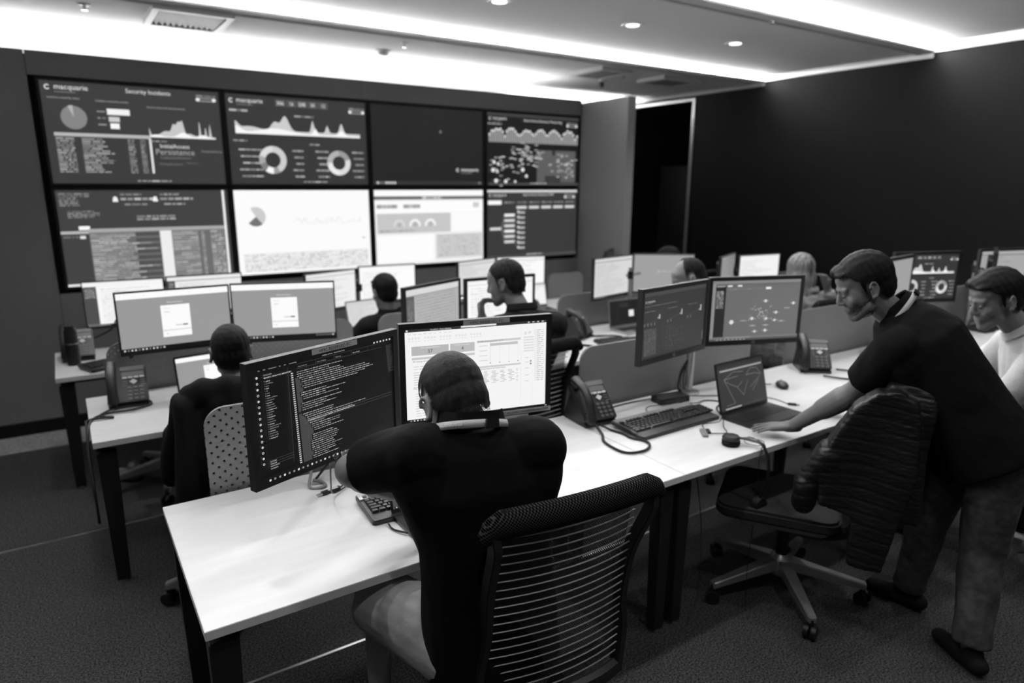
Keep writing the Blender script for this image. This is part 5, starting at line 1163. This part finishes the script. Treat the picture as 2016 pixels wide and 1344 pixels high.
# 8 the man in the pale shirt at the right edge
p8 = person('man with dark hair and a pale shirt looking down at the right edge',
 dict(head=(3.425, 1.275, 1.355), neck=(3.545, 1.195, 1.235), shL=(3.47, 1.06, 1.15), shR=(3.75, 1.28, 1.15), elL=(3.44, 1.19, .89), wrL=(3.46, 1.44, .80), elR=(3.84, 1.46, .92), wrR=(3.66, 1.66, .80),
      hipL=(3.70, 1.06, .57), hipR=(3.86, 1.14, .57), knL=(3.66, 1.50, .57), knR=(3.86, 1.54, .57), anL=(3.64, 1.56, .09), anR=(3.88, 1.60, .09)),
 dict(face=(-.80, .52, -.30), hair='thick', hair_mt='hair', skin='skin_dark', shirt='shirt_white', trousers='jeans', vox=.0055, sleeve=1.2, wrinkle=.004, s=1.05))
# 9 the cap at the back
p9 = person('person in a dark cap, only the cap showing above the monitors',
 dict(head=(4.68, 4.43, 1.155), neck=(4.74, 4.38, 1.02), shL=(4.58, 4.34, .94), shR=(4.90, 4.36, .94), elL=(4.52, 4.48, .76), wrL=(4.6, 4.70, .765), elR=(4.95, 4.50, .76), wrR=(4.85, 4.72, .765),
      hipL=(4.67, 4.42, .56), hipR=(4.85, 4.42, .56), knL=(4.66, 4.80, .56), knR=(4.84, 4.80, .56), anL=(4.66, 4.86, .09), anR=(4.84, 4.86, .09)),
 dict(face=(-.8, .55, -.1), hair='cap', shirt='shirt_soft', sleeve=1.2, **seatp))

# ---------------------------------------------------------------- quilted jacket on the second chair
def in_chair(o): return Matrix.Translation(o.location) @ Matrix.Rotation(o.rotation_euler.z, 4, 'Z')
T2 = in_chair(c2)
def quilt(c):
    q = T2.inverted() @ c; z = q.z+.10*q.y+.03*math.sin(q.y*9); return .0035*min(1, abs(math.sin(z*PI/.050))*3)+.006*wob(c*.7)+.0035*math.sin(q.y*26+q.z*7)
m = MB(); m.T = T2
m.prism([(-.43, .98), (-.41, 1.06), (-.35, 1.10), (-.28, 1.09), (-.21, 1.02), (-.15, .90), (-.11, .77), (-.12, .60), (-.24, .56), (-.25, .37), (-.37, .35), (-.40, .55), (-.44, .8)], -.315, -.225, 'X'); m.cap((-.27, -.14, .80), (-.25, -.06, .66), .06, .045); m.cap((-.26, -.07, .66), (-.24, -.06, .57), .05, .045)
m.prism([(-.28, .56), (.26, .56), (.28, .8), (.25, 1.06), (.2, 1.10), (-.25, 1.10), (-.28, 1.0)], -.475, -.375, 'Y')
m.prism([(-.43, .95), (-.41, 1.06), (-.34, 1.09), (-.28, 1.02), (-.27, .72), (-.40, .66)], .215, .30, 'X'); m.rbox(-.25, .25, -.43, -.31, 1.03, 1.115, .03, 'X')
j = organic('quilted_jacket', m, .006, 'nylon', None, 16, quilt); tag(j, 'black quilted jacket hung over the back of the empty chair', 'jacket')
build('lining', MB().cbox(T2 @ Vector((0, -.30, 1.09)), (.10, .004, .03)), 'blackm', j)
# dark coat over the chair of the man at the left desk
T3 = Matrix.Translation((.56, 3.04, 0)) @ Matrix.Rotation(math.radians(-3), 4, 'Z')
m = MB(); m.T = T3
m.cap((-.19, -.37, 1.07), (.2, -.37, 1.07), .055, .055); m.ell((0, -.40, .82), (.26, .06, .30)); m.ell((0, -.41, .58), (.25, .06, .2))
for x_ in (-.24, -.12, .0, .12, .23): m.cap((x_, -.40, 1.03), (x_*1.05, -.425, .42), .045, .055)
m.cap((-.24, -.34, 1.02), (-.29, -.24, .72), .05, .05)
o = organic('dark_coat', m, .008, 'coat', None, 4, lambda c: .006*math.sin(c.x*70+c.z*6)+.003*wob(c)); tag(o, 'dark coat draped over the chair of the man at the left desk', 'coat')
# a shoe under the left desk
t = thing('shoe', 'grey shoe on the carpet under the left desk', 'shoe', (.17, 4.66, 0), 55)
n = MB(); n.cap((0, -.05, .04), (0, .06, .04), .036, .038); n.cap((0, .06, .038), (0, .14, .032), .036, .028); n.cap((0, -.05, .05), (0, -.04, .09), .036, .036)
o = organic('upper', n, .007, 'grey', t, 3)
for v in o.data.vertices: v.co.z = max(v.co.z, .004)
build('sole', MB().rbox(-.038, .038, -.085, .165, .001, .012, .037), 'blackm', t)
